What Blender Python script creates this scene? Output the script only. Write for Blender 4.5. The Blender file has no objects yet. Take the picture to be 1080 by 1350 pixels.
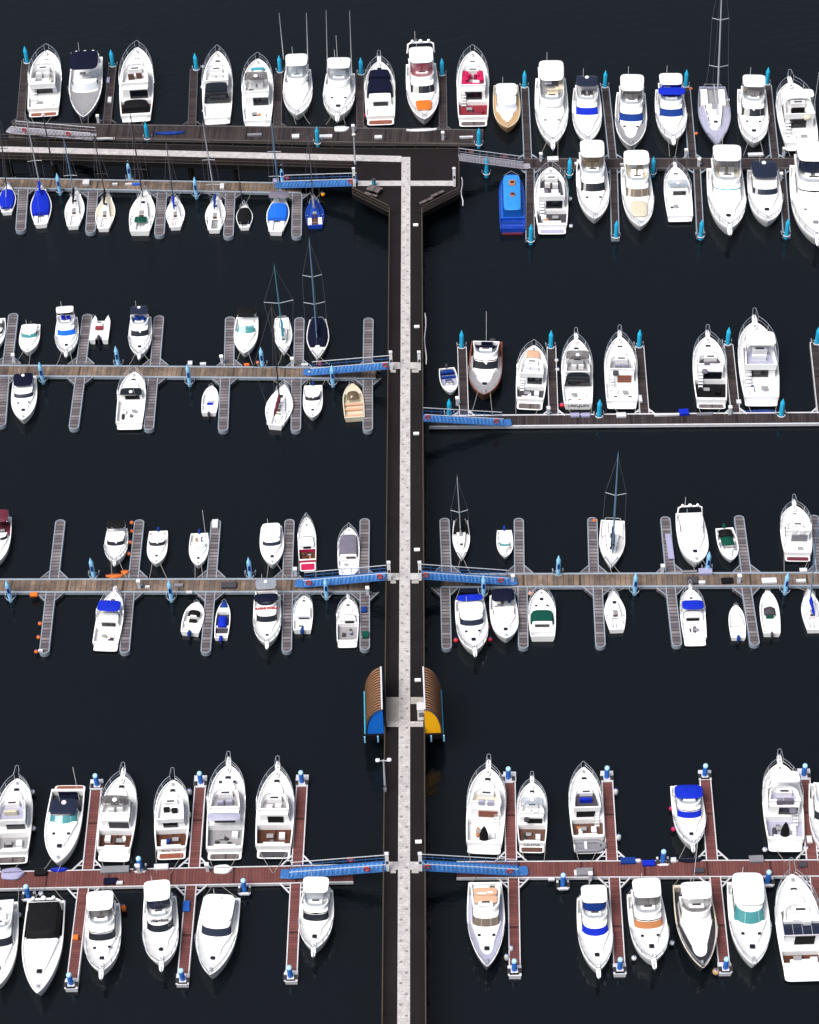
import bpy, math, random
from mathutils import Vector, Matrix
random.seed(7)
R = math.radians
scn = bpy.context.scene
col = scn.collection
# ------------------------------------------------------------------ camera
H, TH, RO, FPX = 185.0, R(48.0), R(2.2), 2994.0
CAM = Vector((0, 0, H))
F = Vector((0, math.cos(TH), -math.sin(TH)))
R0 = Vector((1, 0, 0)); U0 = Vector((0, math.sin(TH), math.cos(TH)))
RV = R0 * math.cos(RO) - U0 * math.sin(RO)
UV = R0 * math.sin(RO) + U0 * math.cos(RO)
cd = bpy.data.cameras.new('camera'); cam = bpy.data.objects.new('camera', cd); col.objects.link(cam)
M3 = Matrix((RV, UV, -F)).transposed()
cam.matrix_world = Matrix.Translation(CAM) @ M3.to_4x4()
cd.sensor_fit = 'VERTICAL'; cd.sensor_height = 24.0; cd.lens = FPX / 1350 * 24.0
cd.clip_start = 1.0; cd.clip_end = 20000
scn.camera = cam

def ray(px, py):
    return (F * FPX + RV * (px - 540) + UV * (675 - py)).normalized()
def at(px, py, z=0.0):
    d = ray(px, py); t = (z - H) / d.z
    return CAM + d * t
def proj(p):
    v = p - CAM; d = v.dot(F)
    return (540 + FPX * v.dot(RV) / d, 675 - FPX * v.dot(UV) / d)
def ppm(p):                       # pixels of the 1080-wide photo per metre at a point
    return FPX / (p - CAM).dot(F)
def up_to(base, px, py):          # the point above base (same world y) that projects on px,py
    d = ray(px, py); t = (base.y - CAM.y) / d.y
    return CAM + d * t

# ------------------------------------------------------------------ materials
MAT = {}
def rgb(r, g, b):
    f = lambda c: (c / 255 / 12.92) if c / 255 <= .04045 else ((c / 255 + .055) / 1.055) ** 2.4
    return (f(r), f(g), f(b))
def mat(name, c, rough=.4, var=.0, scale=1.5, metal=0., spec=.5, bump=0., bscale=20., dirt=0., coat=0.):
    m = bpy.data.materials.new(name); m.use_nodes = True
    nt = m.node_tree; N = nt.nodes; Lk = nt.links
    b = N['Principled BSDF']
    b.inputs['Base Color'].default_value = (*c, 1); b.inputs['Roughness'].default_value = rough
    b.inputs['Metallic'].default_value = metal; b.inputs['Specular IOR Level'].default_value = spec
    b.inputs['Coat Weight'].default_value = coat
    tc = N.new('ShaderNodeTexCoord')
    if var or dirt:
        nz = N.new('ShaderNodeTexNoise'); nz.inputs['Scale'].default_value = scale; nz.inputs['Detail'].default_value = 6
        nz.inputs['Roughness'].default_value = .65
        Lk.new(tc.outputs['Object'], nz.inputs['Vector'])
        rp = N.new('ShaderNodeValToRGB'); rp.color_ramp.elements[0].position = .3; rp.color_ramp.elements[1].position = .7
        lo = tuple(max(0, x * (1 - var)) for x in c); hi = tuple(min(.9, x * (1 + var)) for x in c)
        rp.color_ramp.elements[0].color = (*lo, 1); rp.color_ramp.elements[1].color = (*hi, 1)
        Lk.new(nz.outputs['Fac'], rp.inputs['Fac'])
        out = rp.outputs['Color']
        if dirt:
            n2 = N.new('ShaderNodeTexNoise'); n2.inputs['Scale'].default_value = scale * 2.7; n2.inputs['Detail'].default_value = 8
            Lk.new(tc.outputs['Object'], n2.inputs['Vector'])
            r2 = N.new('ShaderNodeValToRGB'); r2.color_ramp.elements[0].position = .52; r2.color_ramp.elements[1].position = .78
            Lk.new(n2.outputs['Fac'], r2.inputs['Fac'])
            ml = N.new('ShaderNodeMath'); ml.operation = 'MULTIPLY'; ml.inputs[1].default_value = dirt
            Lk.new(r2.outputs['Color'], ml.inputs[0])
            mx = N.new('ShaderNodeMixRGB'); mx.inputs[2].default_value = (.16, .13, .10, 1)
            Lk.new(ml.outputs[0], mx.inputs[0]); Lk.new(out, mx.inputs[1]); out = mx.outputs[0]
        Lk.new(out, b.inputs['Base Color'])
    if bump:
        nb = N.new('ShaderNodeTexNoise'); nb.inputs['Scale'].default_value = bscale; nb.inputs['Detail'].default_value = 4
        Lk.new(tc.outputs['Object'], nb.inputs['Vector'])
        bp = N.new('ShaderNodeBump'); bp.inputs['Strength'].default_value = bump; bp.inputs['Distance'].default_value = .05
        Lk.new(nb.outputs['Fac'], bp.inputs['Height']); Lk.new(bp.outputs['Normal'], b.inputs['Normal'])
    MAT[name] = m
    return m
def planks(name, c, c2, pitch, axis, gap=.12, stain=.35, rough=.8, sc=.35):
    """boards laid across the object's long axis; each board takes its own tone, stains run over them"""
    m = bpy.data.materials.new(name); m.use_nodes = True
    nt = m.node_tree; N = nt.nodes; Lk = nt.links; b = N['Principled BSDF']; b.inputs['Roughness'].default_value = rough; b.inputs['Specular IOR Level'].default_value = .2
    tc = N.new('ShaderNodeTexCoord'); sp = N.new('ShaderNodeSeparateXYZ'); Lk.new(tc.outputs['Object'], sp.inputs[0])
    def math_(op, a, v=None):
        n = N.new('ShaderNodeMath'); n.operation = op
        Lk.new(a, n.inputs[0])
        if v is not None:
            if isinstance(v, (int, float)): n.inputs[1].default_value = v
            else: Lk.new(v, n.inputs[1])
        return n.outputs[0]
    q = math_('DIVIDE', sp.outputs[axis], pitch); fl = math_('FLOOR', q); fr = math_('FRACT', q)
    wn = N.new('ShaderNodeTexWhiteNoise'); wn.noise_dimensions = '1D'; Lk.new(fl, wn.inputs['W'])
    mx = N.new('ShaderNodeMixRGB'); mx.inputs[1].default_value = (*c, 1); mx.inputs[2].default_value = (*c2, 1)
    Lk.new(wn.outputs['Value'], mx.inputs[0])
    nz = N.new('ShaderNodeTexNoise'); nz.inputs['Scale'].default_value = sc; nz.inputs['Detail'].default_value = 7; nz.inputs['Roughness'].default_value = .7
    Lk.new(tc.outputs['Object'], nz.inputs['Vector'])
    rp = N.new('ShaderNodeValToRGB'); rp.color_ramp.elements[0].position = .35; rp.color_ramp.elements[1].position = .65
    rp.color_ramp.elements[0].color = (1 - stain,) * 3 + (1,); rp.color_ramp.elements[1].color = (1 + stain * .4,) * 3 + (1,)
    Lk.new(nz.outputs['Fac'], rp.inputs['Fac'])
    mu = N.new('ShaderNodeMixRGB'); mu.blend_type = 'MULTIPLY'; mu.inputs[0].default_value = 1
    Lk.new(mx.outputs[0], mu.inputs[1]); Lk.new(rp.outputs['Color'], mu.inputs[2])
    g0 = math_('LESS_THAN', fr, gap); g1 = math_('LESS_THAN', math_('FRACT', math_('DIVIDE', sp.outputs[axis], 6.0)), .035); g = math_('MAXIMUM', g0, g1)
    m2 = N.new('ShaderNodeMixRGB'); m2.inputs[2].default_value = (c[0] * .25, c[1] * .25, c[2] * .25, 1)
    Lk.new(g, m2.inputs[0]); Lk.new(mu.outputs[0], m2.inputs[1]); Lk.new(m2.outputs[0], b.inputs['Base Color'])
    MAT[name] = m
def glassy(name, c, alpha):
    m = bpy.data.materials.new(name); m.use_nodes = True
    nt = m.node_tree; b = nt.nodes['Principled BSDF']
    b.inputs['Base Color'].default_value = (*c, 1); b.inputs['Roughness'].default_value = .06; b.inputs['Alpha'].default_value = alpha
    MAT[name] = m

mat('white', (.80, .80, .80), .28, .03, .9, coat=.3, dirt=.10)
mat('white_warm', (.78, .77, .73), .3, .03, .9, coat=.3, dirt=.14)
mat('white_cool', (.74, .76, .80), .3, .03, .9, coat=.3, dirt=.10)
mat('nonskid', (.55, .55, .555), .7, .10, 1.2, dirt=.16, bump=.2, bscale=60)
mat('nonskid_grey', rgb(132, 131, 134), .7, .08, 1.2, dirt=.2)
mat('nonskid_lilac', rgb(152, 152, 172), .6, .06, 1.2, dirt=.1)
mat('cream', (.52, .47, .36), .4, .05, 1.2, dirt=.1)
mat('tan_hull', rgb(172, 140, 100), .35, .08, 1.2, dirt=.1)
mat('peach', rgb(190, 150, 122), .8, .06, 2, bump=.8, bscale=3)
mat('tan_pad', rgb(168, 108, 64), .8, .08, 2, bump=.8, bscale=3)
mat('orange', rgb(215, 100, 14), .7, .08, 2, bump=.8, bscale=3)
mat('magenta', rgb(172, 4, 70), .6, .12, 2, bump=.8, bscale=3)
mat('crimson', rgb(120, 15, 35), .6, .12, 2)
mat('maroon', rgb(85, 12, 35), .7, .12, 2, bump=.8, bscale=3)
mat('red', rgb(205, 30, 45), .5, .1, 2)
mat('navy', rgb(10, 14, 36), .75, var=.2, scale=2, spec=.12, bump=.8, bscale=3)
mat('black', (.005, .005, .006), .7, var=.25, scale=2, spec=.12, bump=.8, bscale=3)
mat('blue', rgb(14, 38, 165), .75, var=.12, scale=2, spec=.12, bump=.8, bscale=3)
mat('mid_blue', rgb(25, 95, 200), .7, var=.12, scale=2, spec=.12, bump=.8, bscale=3)
mat('dark_blue', rgb(18, 50, 120), .7, var=.15, scale=2, spec=.12, bump=.8, bscale=3)
mat('green', rgb(8, 66, 54), .75, var=.12, scale=2, spec=.12, bump=.8, bscale=3)
mat('teal_cloth', rgb(40, 140, 160), .7, .1, 2)
mat('grey_cloth', rgb(98, 94, 108), .8, .1, 2, bump=.8, bscale=3)
mat('lilac_cloth', rgb(142, 140, 170), .8, .08, 2, bump=.8, bscale=3)
mat('dark_grey', rgb(62, 60, 66), .7, var=.15, scale=2, spec=.12)
mat('grey', rgb(112, 112, 118), .6, .1, 2)
mat('silver_hull', rgb(128, 128, 146), .3, .06, 1.5, coat=.3)
mat('blue_hull', rgb(20, 60, 160), .3, .15, 1.5, coat=.3)
mat('bright_blue', rgb(16, 84, 170), .35, .12, 1.5, dirt=.2)
mat('cyan_roof', rgb(38, 125, 205), .35, .1, 1.5, dirt=.2)
mat('yellow', rgb(228, 160, 14), .5, .08, 2)
mat('steel', (.62, .64, .68), .25, .0, metal=.8)
mat('alu', (.62, .64, .68), .4, .05, metal=.5)
mat('mast_blue', rgb(90, 130, 165), .4, .05)
mat('mast_dark', rgb(52, 48, 52), .5, .05)
mat('mast_red', rgb(110, 40, 45), .5, .05)
mat('rope', rgb(150, 146, 140), .8)
mat('wire', rgb(120, 120, 128), .5)
mat('rubber', (.012, .012, .014), .6)
mat('antifoul', rgb(25, 30, 55), .8)
mat('dark_teak', rgb(78, 46, 34), .6, .25, 3, dirt=.2)
mat('copper_red', rgb(122, 62, 42), .6, .2, 3, dirt=.2)
mat('dark_hull', rgb(40, 38, 42), .35, .15, 1.5, coat=.2)
planks('teak', rgb(90, 52, 36), rgb(74, 42, 30), .14, 0, .12, .3, .6, 1.2)
planks('grey_teak', rgb(108, 98, 98), rgb(88, 80, 82), .14, 0, .14, .3, .7, 1.2)
glassy('glass', (.006, .008, .012), 1.0)
glassy('glass_navy', (.010, .014, .032), 1.0)
glassy('glass_teal', rgb(30, 125, 130), .80)
glassy('glass_clear', rgb(150, 160, 172), .45)
glassy('glass_smoke', rgb(70, 66, 66), .6)
glassy('glass_brown', rgb(88, 70, 48), .75)
glassy('glass_red', rgb(140, 36, 56), .6)
# docks
planks('dock_dark', rgb(62, 53, 54), rgb(42, 36, 38), .32, 1, .14, .40)
planks('dock_grey', rgb(124, 117, 120), rgb(84, 78, 83), .46, 1, .30, .45)
planks('dock_brown', rgb(122, 104, 90), rgb(92, 82, 76), .55, 1, .10, .60, sc=.35)
planks('dock_red', rgb(106, 64, 61), rgb(92, 54, 53), .30, 1, .10, .22)
mat('edge_white', rgb(192, 192, 197), .5, .06, 1.0, dirt=.22)
mat('edge_grey', rgb(130, 140, 152), .5, .1, 1.0, dirt=.3)
mat('edge_dark', rgb(70, 66, 68), .6, .2, 1.0)
mat('float', rgb(52, 50, 54), .8, var=.2, scale=1.0, spec=.12)
mat('pile_cyan', rgb(30, 172, 216), .4, .10, 1.2, dirt=.22)
mat('pile_light', rgb(140, 200, 245), .4, .08, 1.2, dirt=.25)
mat('pile_blue', rgb(24, 108, 205), .4, .10, 1.2, dirt=.22)
mat('pile_cap_pale', rgb(160, 205, 240), .4, .06, 1.2)
mat('gang_blue', rgb(38, 90, 150), .5, .12, .9, dirt=.15)
mat('gang_grey', rgb(138, 135, 146), .5, .1, .9, dirt=.2)
mat('pier_deck', rgb(26, 22, 24), .85, var=.22, scale=.25, spec=.12, bump=.3, bscale=8)
mat('pier_edge', rgb(46, 41, 38), .8, var=.2, scale=.6, spec=.12)
mat('pier_side', rgb(15, 14, 15), .85, var=.2, scale=.6, spec=.12)
mat('rail_brown', rgb(72, 63, 54), .6, var=.15, scale=1, spec=.12)
mat('concrete', rgb(150, 145, 140), .85, .12, 1.2, dirt=.3)
mat('roof_groove', rgb(58, 42, 33), .6, .2, .8)
mat('gang_light', rgb(66, 122, 185), .5, .1, 1)
mat('panel_blue', rgb(10, 106, 205), .5, .06, 1)
mat('panel_yellow', rgb(250, 176, 10), .5, .06, 1)
mat('text_red', rgb(165, 8, 18), .6)
mat('roof_rib', rgb(188, 140, 104), .45, .15, .8, dirt=.25)

def stone():
    m = bpy.data.materials.new('stone_paving'); m.use_nodes = True; nt = m.node_tree; N = nt.nodes; Lk = nt.links
    b = N['Principled BSDF']; b.inputs['Roughness'].default_value = .85
    tc = N.new('ShaderNodeTexCoord')
    br = N.new('ShaderNodeTexBrick'); br.inputs['Scale'].default_value = 1.0
    br.inputs['Brick Width'].default_value = .42; br.inputs['Row Height'].default_value = .3; br.inputs['Mortar Size'].default_value = .012
    br.inputs['Color1'].default_value = (*rgb(182, 178, 178), 1); br.inputs['Color2'].default_value = (*rgb(168, 163, 164), 1)
    br.inputs['Mortar'].default_value = (*rgb(150, 145, 146), 1); br.inputs['Bias'].default_value = -.2
    Lk.new(tc.outputs['Object'], br.inputs['Vector'])
    nz = N.new('ShaderNodeTexNoise'); nz.inputs['Scale'].default_value = 1.6; nz.inputs['Detail'].default_value = 8; nz.inputs['Roughness'].default_value = .75
    Lk.new(tc.outputs['Object'], nz.inputs['Vector'])
    rp = N.new('ShaderNodeValToRGB'); rp.color_ramp.elements[0].position = .38; rp.color_ramp.elements[1].position = .6
    rp.color_ramp.elements[0].color = (.74, .72, .72, 1); rp.color_ramp.elements[1].color = (1, 1, 1, 1)
    Lk.new(nz.outputs['Fac'], rp.inputs['Fac'])
    mu = N.new('ShaderNodeMixRGB'); mu.blend_type = 'MULTIPLY'; mu.inputs[0].default_value = 1
    Lk.new(br.outputs['Color'], mu.inputs[1]); Lk.new(rp.outputs['Color'], mu.inputs[2]); Lk.new(mu.outputs[0], b.inputs['Base Color'])
    MAT['stone'] = m
stone()
def water():
    m = bpy.data.materials.new('water'); m.use_nodes = True; nt = m.node_tree; N = nt.nodes; Lk = nt.links
    b = N['Principled BSDF']
    b.inputs['Base Color'].default_value = (.0030, .0045, .0062, 1); b.inputs['Roughness'].default_value = .05
    b.inputs['IOR'].default_value = 1.333
    tc = N.new('ShaderNodeTexCoord')
    mp = N.new('ShaderNodeMapping'); mp.inputs['Scale'].default_value = (.55, 1.0, 1.0); mp.inputs['Rotation'].default_value = (0, 0, .3)
    Lk.new(tc.outputs['Object'], mp.inputs['Vector'])
    n1 = N.new('ShaderNodeTexNoise'); n1.inputs['Scale'].default_value = .9; n1.inputs['Detail'].default_value = 5; n1.inputs['Roughness'].default_value = .55
    Lk.new(mp.outputs[0], n1.inputs['Vector'])
    n2 = N.new('ShaderNodeTexNoise'); n2.inputs['Scale'].default_value = .04; n2.inputs['Detail'].default_value = 3
    Lk.new(tc.outputs['Object'], n2.inputs['Vector'])
    mu = N.new('ShaderNodeMath'); mu.operation = 'MULTIPLY'; Lk.new(n1.outputs['Fac'], mu.inputs[0]); Lk.new(n2.outputs['Fac'], mu.inputs[1])
    bp = N.new('ShaderNodeBump'); bp.inputs['Strength'].default_value = .55; bp.inputs['Distance'].default_value = .25
    Lk.new(mu.outputs[0], bp.inputs['Height']); Lk.new(bp.outputs['Normal'], b.inputs['Normal'])
    MAT['water'] = m
water()

# ------------------------------------------------------------------ mesh helper
class MB:
    def __init__(s): s.v = []; s.f = []; s.m = []; s.mats = []
    def mi(s, name):
        if name not in s.mats: s.mats.append(name)
        return s.mats.index(name)
    def add(s, vs, fs, m):
        o = len(s.v); s.v += [tuple(p) for p in vs]; k = s.mi(m)
        for f in fs: s.f.append(tuple(i + o for i in f)); s.m.append(k)
    def rings(s, rings, m, cap0=False, cap1=True, closed=True):
        n = len(rings[0]); vs = [p for r in rings for p in r]; fs = []
        for a in range(len(rings) - 1):
            for i in range(n if closed else n - 1):
                j = (i + 1) % n
                fs.append((a * n + i, a * n + j, (a + 1) * n + j, (a + 1) * n + i))
        if cap0: fs.append(tuple(range(n - 1, -1, -1)))
        if cap1: fs.append(tuple((len(rings) - 1) * n + i for i in range(n)))
        s.add(vs, fs, m)
    def box(s, cx, cy, z0, z1, wx, wy, m, ch=.03, rot=0., taper=1.):
        ch = min(ch, wx * .3, wy * .3, (z1 - z0) * .5)
        c, sn = math.cos(rot), math.sin(rot)
        def ring(hx, hy, z): return [(cx + x * c - y * sn, cy + x * sn + y * c, z) for x, y in ((-hx, -hy), (hx, -hy), (hx, hy), (-hx, hy))]
        hx, hy = wx / 2, wy / 2
        s.rings([ring(hx, hy, z0), ring(hx * taper, hy * taper, z1 - ch), ring(hx * taper - ch, hy * taper - ch, z1)], m, True, True)
    def tube(s, pts, r, m, n=6, caps=True):
        pts = [Vector(p) for p in pts]; rr = r if isinstance(r, (list, tuple)) else [r] * len(pts)
        rings = []
        for i, p in enumerate(pts):
            d = (pts[min(i + 1, len(pts) - 1)] - pts[max(i - 1, 0)])
            if d.length < 1e-6: d = Vector((0, 0, 1))
            d.normalize(); a = Vector((0, 0, 1)) if abs(d.z) < .9 else Vector((1, 0, 0))
            u = d.cross(a).normalized(); w = d.cross(u)
            rings.append([p + (u * math.cos(2 * math.pi * k / n) + w * math.sin(2 * math.pi * k / n)) * rr[i] for k in range(n)])
        s.rings(rings, m, caps, caps)
    def ball(s, c, rx, m, ry=None, rz=None, n=10, k=6):
        ry = ry or rx; rz = rz or rx; rings = []
        for a in range(k + 1):
            t = -math.pi / 2 + math.pi * (a + .02) / (k + .04)
            rings.append([(c[0] + rx * math.cos(t) * math.cos(2 * math.pi * i / n), c[1] + ry * math.cos(t) * math.sin(2 * math.pi * i / n), c[2] + rz * math.sin(t)) for i in range(n)])
        s.rings(rings, m, True, True)
    def slab(s, y0, y1, w, z, th, m, e=5., cam_=.0, n=32, x0=0., wf=1.):
        """rounded plate: superellipse outline, cambered top; wf narrows the +y end"""
        cy, hy = (y0 + y1) / 2, (y1 - y0) / 2
        def ring(sc, zz):
            o = []
            for i in range(n):
                a = 2 * math.pi * i / n; ca, sa = math.cos(a), math.sin(a)
                x = math.copysign(abs(ca) ** (2 / e), ca); y = math.copysign(abs(sa) ** (2 / e), sa)
                ww = w * (1 + (wf - 1) * (y + 1) / 2)
                o.append((x0 + x * ww * sc, cy + y * (hy - min(w, hy) * (1 - sc)), zz))
            return o
        s.rings([ring(.97, z), ring(1, z + th * .3), ring(1, z + th * .7), ring(.96, z + th), ring(.5, z + th + cam_)], m, True, True)
    def build(s, name, parent=None, smooth=True):
        me = bpy.data.meshes.new(name); me.from_pydata(s.v, [], s.f)
        for k in s.mats: me.materials.append(MAT[k])
        me.polygons.foreach_set('material_index', s.m)
        me.update(); 
        import bmesh
        bm = bmesh.new(); bm.from_mesh(me); bmesh.ops.recalc_face_normals(bm, faces=bm.faces); bm.to_mesh(me); bm.free()
        if smooth:
            me.shade_smooth(); me.set_sharp_from_angle(angle=R(38))
        o = bpy.data.objects.new(name, me); col.objects.link(o)
        if parent: o.parent = parent
        return o
def thing(name, label, cat, loc, rz=0., group=None):
    e = bpy.data.objects.new(name, None); col.objects.link(e); e.empty_display_size = .3
    e.location = loc; e.rotation_euler = (0, 0, rz); e['label'] = label; e['category'] = cat
    if group: e['group'] = group
    return e
def tag(o, label, cat, group=None):
    o['label'] = label; o['category'] = cat
    if group: o['group'] = group
    return o
def copy_thing(src, loc, rz, label, group=None):
    r = src.copy(); col.objects.link(r); r.location = loc; r.rotation_euler = (0, 0, rz); r['label'] = label
    if group: r['group'] = group
    for ch in src.children:
        c = ch.copy(); col.objects.link(c); c.parent = r
        for g in ch.children:
            d = g.copy(); col.objects.link(d); d.parent = c
    return r
BOATS = []          # (short, px, py)
USED = set()
def near(px, py, n=0):
    return sorted(BOATS, key=lambda b: (b[1] - px) ** 2 + ((b[2] - py) * 1.0) ** 2)[n][0]
def auto(fmt, px, py):
    """a label that names the nearest boat and has not been used yet"""
    for n in range(14):
        l = fmt.format(near(px, py, n))
        if l not in USED:
            USED.add(l); return l
    return l
# ------------------------------------------------------------------ boats
def half(t, form, p, tw):
    """half beam as a fraction, stern (0) to bow (1)"""
    tm = .46 if form == 'sail' else .42
    if t <= tm: return tw + (1 - tw) * math.sin(t / tm * math.pi / 2)
    u = (t - tm) / (1 - tm)
    if form == 'sail': return max(0, (1 - u ** 1.75)) ** 1.0
    return max(0, 1 - u ** p) ** .74
ST = [0, .03, .1, .18, .26, .34, .42, .50, .57, .64, .70, .76, .81, .86, .90, .935, .962, .982, .994, 1.0]

class Hull:
    def __init__(s, bow, stern, wpx, fs, fb, form='motor', p=2.8, tw=.90, plat=0):
        s.bow, s.stern = bow, stern
        if stern[1] > bow[1]:          # stern towards us: the row given is where its foot meets the water
            pb = at(bow[0], bow[1], fb); ps = at(stern[0], stern[1] + (6 if plat else 2.5), .35 if plat else .05); ps.z = 0
            ps = ps + (Vector((pb.x, pb.y, 0)) - ps).normalized() * plat
        else: pb = at(bow[0], bow[1] - 2, fb); ps = at(stern[0], stern[1], fs)
        d = pb - ps; d.z = 0
        s.L = d.length; s.rz = math.atan2(d.y, d.x) - math.pi / 2
        mid = (pb + ps) / 2; s.c = Vector((mid.x, mid.y, 0))
        s.B = wpx / ppm(Vector((mid.x, mid.y, fs))); s.fs, s.fb = fs, fb; s.form, s.p, s.tw = form, p, tw
        s.px, s.py = (bow[0] + stern[0]) / 2, (bow[1] + stern[1]) / 2
    def Y(s, t): return (t - .5) * s.L
    def hb(s, t): return half(t, s.form, s.p, s.tw) * s.B / 2
    def zr(s, t): return s.fs + (s.fb - s.fs) * t ** 1.6
    def local(s, px, py, z):
        v = at(px, py, z) - s.c; c, sn = math.cos(-s.rz), math.sin(-s.rz)
        return Vector((v.x * c - v.y * sn, v.x * sn + v.y * c, z))

def build_hull(h, root, hull='white', deck='nonskid', cock='white', tc=.22, zc=.45, rimw=.10, dz=.08, stripe=None, rim=None, open_=False):
    k = MB(); rim = rim or hull; zd = (lambda t: h.zr(t) - dz) if not open_ else (lambda t: zc if t < .80 else h.zr(t) - dz)
    st = sorted(set(ST + [tc, tc + 1e-3])) if tc else ST
    rows = []; inner = []
    for t in st:
        b = h.hb(t); z = h.zr(t); y = h.Y(t); rk = h.L * .075 * t ** 5; q = t ** 4
        rw = min(rimw, b * .45)
        if t >= 1: b = .012; rw = .006
        zi = z if t < .02 else (zc if tc and t <= tc else zd(t))
        right = [(b - rw, y - (.05 if t > .99 else 0), z), (b, y, z - .01), (b * .995, y - rk * .12, z * .86), (b * .99, y - rk * .16, z * .78), (b * (.95 - .12 * q), y - rk * .55, z * .42), (b * (.88 - .3 * q), y - rk, .04), (b * (.5 - .3 * q), y - rk * 1.15, -.35)]
        rows.append(right); inner.append((b - rw, y - (.05 if t > .99 else 0), zi))
    def side(sg):
        n = len(rows[0])
        for j in range(n - 1):
            m = rim if j == 0 else (stripe if stripe and j == 2 else ('antifoul' if j == n - 2 else hull))
            vs = []; fs = []
            for r in rows:
                for q in (r[j], r[j + 1]): vs.append((sg * q[0], q[1], q[2]))
            for i in range(len(rows) - 1): fs.append((2 * i, 2 * i + 1, 2 * i + 3, 2 * i + 2))
            k.add(vs, fs, m)
        vs = []; fs = []
        for r, q in zip(rows, inner): vs += [(sg * r[0][0], r[0][1], r[0][2]), (sg * q[0], q[1], q[2])]
        for i in range(1, len(rows) - 1): fs.append((2 * i, 2 * i + 1, 2 * i + 3, 2 * i + 2))
        k.add(vs, fs, rim)
    side(1); side(-1)
    r = rows[0]
    k.add([(q[0], q[1], q[2]) for q in r] + [(-q[0], q[1], q[2]) for q in reversed(r)], [tuple(range(2 * len(r)))], hull)
    a, b = rows[0][0], rows[1][0]
    k.add([(-a[0], a[1], a[2]), (a[0], a[1], a[2]), (b[0], b[1], b[2]), (-b[0], b[1], b[2])], [(0, 1, 2, 3)], rim)
    q = inner[1]
    k.add([(-b[0], b[1], b[2]), (b[0], b[1], b[2]), (q[0], q[1], q[2]), (-q[0], q[1], q[2])], [(0, 1, 2, 3)], rim)
    k.build('hull', root)
    d = MB()
    for i in range(1, len(inner) - 1):
        p, q = inner[i], inner[i + 1]
        tt = st[i + 1]
        m = cock if (tc and tt <= tc) else (deck if not (open_ and tt < .80) else cock)
        if tc and st[i] == tc: m = hull
        d.add([(-p[0], p[1], p[2]), (p[0], p[1], p[2]), (q[0], q[1], q[2]), (-q[0], q[1], q[2])], [(0, 1, 2, 3)], m)
    d.build('deck', root, smooth=False)

def outline(y0, y1, w0, w1, rl, e=2.2, n=11, bulge=.02):
    """back-left, along the left side, round the front, back-right"""
    o = []
    for t in (0, .33, .66): o.append((-(w0 + (w1 - w0) * t + bulge * math.sin(t * 3.14)), y0 + (y1 - rl - y0) * t))
    for i in range(n):
        a = math.pi - math.pi * i / (n - 1); ca, sa = math.cos(a), math.sin(a)
        o.append((w1 * math.copysign(abs(ca) ** (2 / e), ca), y1 - rl + rl * abs(sa) ** (2 / e)))
    for t in (.66, .33, 0): o.append((w0 + (w1 - w0) * t + bulge * math.sin(t * 3.14), y0 + (y1 - rl - y0) * t))
    return o
def loft(mb, A, za, B, zb, m, cap=True, cap0=False, crown=.0):
    ra = [(x, y, za if not callable(za) else za(y)) for x, y in A]; rb = [(x, y, zb) for x, y in B]
    if crown:
        cx = sum(x for x, y in B) / len(B); cy = sum(y for x, y in B) / len(B)
        rc = [(cx + (x - cx) * .9, cy + (y - cy) * .93, zb + crown * .5) for x, y in B]; rd = [(cx + (x - cx) * .5, cy + (y - cy) * .6, zb + crown) for x, y in B]
        mb.rings([ra, rb, rc, rd], m, cap0, True)
    else: mb.rings([ra, rb], m, cap0, cap)
def band(mb, A, za, B, zb, s0, s1, i0, i1, off, m, skip=0, gap=.05):
    """glazing laid 2 cm proud of a lofted wall, between outline points i0..i1, with mullion gaps if skip"""
    cx = sum(x for x, y in A) / len(A); cy = sum(y for x, y in A) / len(A)
    def pt(i, fr, s):
        a0, a1 = Vector(A[i]), Vector(A[min(i + 1, len(A) - 1)]); b0, b1 = Vector(B[i]), Vector(B[min(i + 1, len(B) - 1)])
        a = a0.lerp(a1, fr); b = b0.lerp(b1, fr); q = a.lerp(b, s)
        d = Vector((q.x - cx, (q.y - cy) * .5)); d.normalize(); q = q + d * off
        return (q.x, q.y, za + (zb - za) * s + off * .6)
    for i in range(i0, i1):
        f0 = gap if skip and (i - i0) % skip == 0 and i > i0 else 0.
        vs = [pt(i, f0, s0), pt(i, 1., s0), pt(i, 1., s1), pt(i, f0, s1)]
        mb.add(vs, [(0, 1, 2, 3)], m)

def letters(txt, size, m, loc, rot, parent, name='lettering', bold=0., shear=0.):
    cu = bpy.data.curves.new('t', 'FONT'); cu.body = txt; cu.size = size; cu.align_x = 'CENTER'; cu.align_y = 'CENTER'; cu.offset = bold; cu.shear = shear; cu.extrude = .004
    t = bpy.data.objects.new('t', cu); col.objects.link(t)
    bpy.context.view_layer.update()
    me = bpy.data.meshes.new_from_object(t.evaluated_get(bpy.context.evaluated_depsgraph_get()))
    bpy.data.objects.remove(t); me.materials.clear(); me.materials.append(MAT[m])
    o = bpy.data.objects.new(name, me); col.objects.link(o); o.parent = parent; o.location = loc; o.rotation_euler = rot
    return o

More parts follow.
